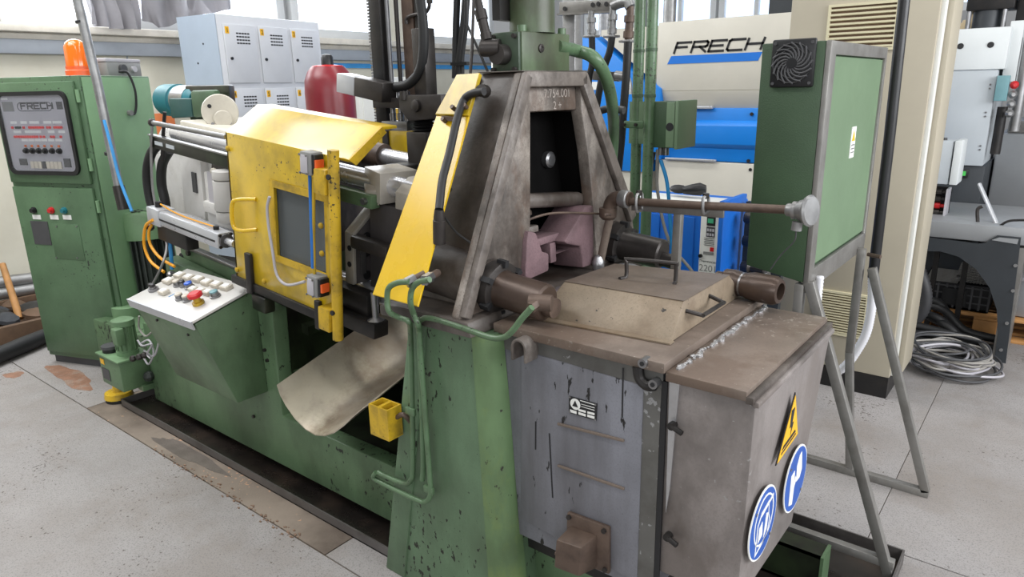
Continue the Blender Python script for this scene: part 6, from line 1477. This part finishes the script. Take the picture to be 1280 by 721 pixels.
MB().lathe((-.86,5.8,1.88), (0,0,1), [(0,.03),(.1,.03),(.12,.04),(.14,.02)], 14).build('body', 'chrome', vl); MB().box((-.92,5.78,2.015), (-.77,5.82,2.035)).build('handle', 'black_plastic', vl, bevel=.006); MB().cyl((-.88,5.8,2.03), (-.86,5.8,2.10), .012, n=8).build('stem', 'black_plastic', vl)
corrugated([(-.85,6.1,1.9),(-.7,6.1,2.0),(-.55,6.15,2.2),(-.5,6.2,2.4)], .07, .03, 'ribbed_hose', mat('tan_hose', (206,186,150), .6), 'thick tan ribbed hose rising behind the white machine')
sw = thing('switch_cabinet', 'small light grey switch cabinet mounted beside the beige cabinet', 'box', (-.55,5.0,.9))
a, b = Vector((-0.727,5.100,1.277)), Vector((-0.568,5.100,1.014))
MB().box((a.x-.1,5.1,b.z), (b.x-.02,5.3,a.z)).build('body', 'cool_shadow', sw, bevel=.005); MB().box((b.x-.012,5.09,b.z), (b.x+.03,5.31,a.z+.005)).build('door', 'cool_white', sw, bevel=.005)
MB().cyl((b.x-.08,5.2,a.z), (b.x-.08,5.2,a.z+.015), .012, n=8).build('bolt', 'dark_grey', sw)
wv = thing('valve_rack', 'rack of red and black water valves under the grey switch cabinet', 'valves', (-.6,5.15,.82))
c0 = Vector((-0.718,5.150,0.785)); c1 = Vector((-0.579,5.150,0.982))
MB().box((c0.x-.1,5.25,c0.z), (c1.x,5.28,c1.z)).build('back_plate', 'black_steel', wv); MB().box((c1.x-.012,5.12,c0.z-.01), (c1.x,5.28,c1.z)).build('bracket', 'panel_grey', wv); MB().box((c0.x-.1,5.12,c0.z-.012), (c1.x,5.28,c0.z)).build('shelf', 'panel_grey', wv)
for k in range(4):
    z = c0.z+.02+k*(c1.z-c0.z-.02)/4
    pv = MB().lathe((c1.x-.15,5.17,z+.02), (1,0,0), [(0,.014),(.08,.014),(.081,.02),(.11,.02),(.111,.012),(.14,.012)], 12).build('valve', 'red' if k == 1 else 'dark_steel', wv)
MB().tube([(c1.x-.11,5.14,c1.z),(c1.x-.11,5.13,c1.z-.06),(c1.x-.16,5.13,c1.z-.10),(c1.x-.22,5.14,c1.z-.11)], .014, 10).build('white_hose', 'panel_grey', wv)

tb_ = thing('work_table', 'grey topped table with black arched end panel', 'table', (-.4,5.2,0))
MB().box((-.78,4.90,.715), (.3,5.75,.815)).build('table_top', 'tank_grey', tb_, bevel=.006)
pts = [(-.70,0.0),(-.70,.715),(-.36,.705),(-.325,.715),(-.275,.765),(-.163,.765),(-.125,0.0),(-.183,0.0),(-.19,.18),(-.215,.32),(-.27,.45),(-.35,.55),(-.45,.615),(-.55,.635),(-.64,.625),(-.655,.0)]
ep = MB().prism([(x,4.89,z) for x, z in pts], (0,-.01,0)).build('end_panel', 'charcoal', tb_)
MB().prism([(-.30,4.8785,.735),(-.265,4.8785,.755),(-.172,4.8785,.755),(-.175,4.8785,.725)], (0,-.0015,0)).build('hand_slot', 'tank_grey', ep)
for x, z in ((-.67,.68),(-.155,.45),(-.155,.25),(-.16,.08),(-.165,.6)):
    MB().cyl((x,4.88,z), (x,4.872,z), .01, n=8).build('bolt', 'galvanised', ep)
MB().box((-.20,4.9,.0), (-.13,5.25,.70)).build('side_sheet', 'frame_grey', tb_)
for x, y in ((-.62,5.24),(-.45,5.2)): MB().box((x,y,0), (x+.03,y+.03,.715)).build('leg', 'black_steel', tb_)
MB().cyl((-0.431,5.200,1.016), (-0.289,5.000,0.797), .012, n=10).build('support_strut', 'aluminium', tb_)
MB().tube([(-0.391,5.000,0.811),(-0.402,5.000,0.888),(-0.381,5.000,0.909)], .01, 8).build('bent_bar', 'dark_steel', tb_)
MB().tube([(-0.275,4.950,0.811),(-0.233,4.950,0.844),(-0.148,4.950,0.857)], .007, 8).build('bent_bar', 'black_steel', tb_); MB().bar((-0.255,4.950,0.804), (-0.121,4.950,0.804), .03, .01).build('flat_bar', 'aluminium', tb_)

pt = thing('pallet', 'wooden pallet on the floor beyond the arched table', 'pallet', (-.3,5.7,0))
PX0, PX1, PY0, PY1 = -.72, .15, 5.30, 5.74
for k in range(3): MB().box((PX0,PY0+k*(PY1-PY0-.1)/2,0), (PX1,PY0+.1+k*(PY1-PY0-.1)/2,.02)).build('bottom_board', 'wood', pt, bevel=.002)
for kx in range(3):
    for ky in range(3):
        x = PX0+kx*(PX1-PX0-.13)/2; y = PY0+ky*(PY1-PY0-.1)/2
        MB().box((x,y,.02), (x+.13,y+.1,.12)).build('block', 'wood', pt, bevel=.003)
for k in range(3): MB().box((PX0+k*(PX1-PX0-.13)/2,PY0,.12), (PX0+.13+k*(PX1-PX0-.13)/2,PY1,.14)).build('stringer_board', 'wood', pt, bevel=.002)
for k in range(5): MB().box((PX0,PY0+k*(PY1-PY0-.12)/4,.14), (PX1,PY0+.12+k*(PY1-PY0-.12)/4,.16)).build('deck_board', 'wood', pt, bevel=.002)
cr = thing('plastic_crate', 'black folding plastic crate of grey grids on the pallet', 'crate', (-.48,5.6,.16))
CX0, CX1, CY0, CY1, CZ0, CZ1 = -.68, -.28, 5.33, 5.73, .165, .335
MB().box((CX0,CY0,CZ0), (CX1,CY1,CZ0+.015)).build('bottom', 'black_plastic', cr)
for a, b in (((CX0,CY0,CZ0),(CX1,CY0+.015,CZ1)),((CX0,CY1-.015,CZ0),(CX1,CY1,CZ1)),((CX0,CY0,CZ0),(CX0+.015,CY1,CZ1)),((CX1-.015,CY0,CZ0),(CX1,CY1,CZ1))):
    MB().box(a, b).build('side', 'black_plastic', cr)
for k in range(9):
    x = CX0+k*(CX1-CX0-.012)/8; MB().box((x,CY0-.012,CZ0+.01), (x+.012,CY0,CZ1-.005)).build('rib', 'dark_grey', cr)
for z in (CZ0+.05, CZ0+.10, CZ1-.02): MB().box((CX0,CY0-.01,z), (CX1,CY0,z+.008)).build('rib', 'dark_grey', cr)
MB().box((CX0+.13,CY0-.016,CZ0+.03), (CX1-.13,CY0-.008,CZ1-.03)).build('label_plate', 'black_rubber', cr)
for i, (x0, y0, tl_, lb) in enumerate(((-.66,5.42,.03,'grey perforated grid lying left in the black crate'),(-.50,5.5,.07,'grey perforated grid tilted right in the black crate'))):
    g = thing('perforated_grid', lb, 'grid', (x0,y0,CZ1-.02))
    for k in range(11): MB().bar((x0+k*.018,y0-.05,CZ1-.01), (x0+k*.018,y0+.2,CZ1-.01+tl_), .006, .006).build('wire', 'frame_grey', g)
    for k in range(13): MB().bar((x0,y0-.05+k*.02,CZ1-.004+tl_*k/12), (x0+.18,y0-.05+k*.02,CZ1-.004+tl_*k/12), .006, .006).build('wire', 'frame_grey', g)
c2 = thing('grey_crate', 'grey plastic crate partly hidden at the right edge', 'crate', (.0,5.7,.16))
MB().box((-.2,5.36,.165), (.12,5.72,.42)).build('body', 'tank_grey', c2, bevel=.01); MB().box((-.21,5.35,.40), (.13,5.73,.425)).build('rim', 'panel_grey', c2, bevel=.006)

# cable coil and hoses on the floor
rnd = random.Random(21)
cl = thing('cable_coil', 'loose coil of grey cable on the floor behind the stand', 'cable', (-.38,4.62,0))
for k in range(26):
    cx, cy = -.40+rnd.uniform(-.05,.04), 4.62+rnd.uniform(-.05,.05)
    rx, ry = .20+rnd.uniform(-.07,.05), .20+rnd.uniform(-.06,.06); rot = rnd.uniform(-.4,.4); z0 = .012+k*.0042
    ph = [rnd.uniform(0,6.28) for _ in range(2)]
    pts = []
    for j in range(14):
        a = j*2*math.pi/14; x, y = rx*math.cos(a)*(1+.1*math.sin(2*a+ph[0])), ry*math.sin(a)*(1+.1*math.sin(3*a+ph[1]))
        pts.append((cx+x*math.cos(rot)-y*math.sin(rot), cy+x*math.sin(rot)+y*math.cos(rot), z0+.012*math.sin(a*2+ph[1])+.012))
    MB().tube(pts, rnd.choice((.007,.007,.009,.006)), 7, 3, closed=True).build('cable_loop', rnd.choice(('grey_cable','grey_cable','panel_grey','dark_grey')), cl, smooth=80)
for i in range(7):
    y = 4.86+i*.045; x0 = -.62+rnd.uniform(-.05,.05)
    q_ = [(x0,y+rnd.uniform(-.1,.1),.06+.03*i), (x0+.12,y+rnd.uniform(-.04,.04),.05+.03*i), (x0+.25,y,.04+.03*(i % 3)), (x0+.40+rnd.uniform(-.08,.08),y+rnd.uniform(-.08,.08),.035+.02*(i % 3))]
    tag(MB().tube(q_, .026, 10).build('rubber_hose', 'black_rubber', smooth=80), 'short black rubber hose end piled behind the cable coil', 'hose', 'black hose ends behind the cable coil')
tag(MB().tube([(-0.639,4.600,0.088),(-0.595,4.600,0.159),(-0.619,4.600,0.282),(-0.662,4.600,0.390),(-0.679,4.600,0.497)], .012, 10).build('teal_hose', 'teal', smooth=60), 'teal hose rising beside the beige cabinet', 'hose')
corrugated([(-.70,5.0,.62),(-.66,4.98,.5),(-.60,4.97,.35),(-.60,4.98,.22),(-.66,5.0,.1)], .035, .02, 'grey_hose', 'dark_grey', 'thick grey ribbed hose bending behind the beige cabinet')
tag(MB().tube([(-0.736,4.950,0.825),(-0.691,4.950,0.676),(-0.692,4.950,0.468),(-0.642,4.950,0.423),(-0.599,4.950,0.367)], .006, 6).build('cable', 'black_rubber'), 'thin black cable hanging under the table edge', 'cable')
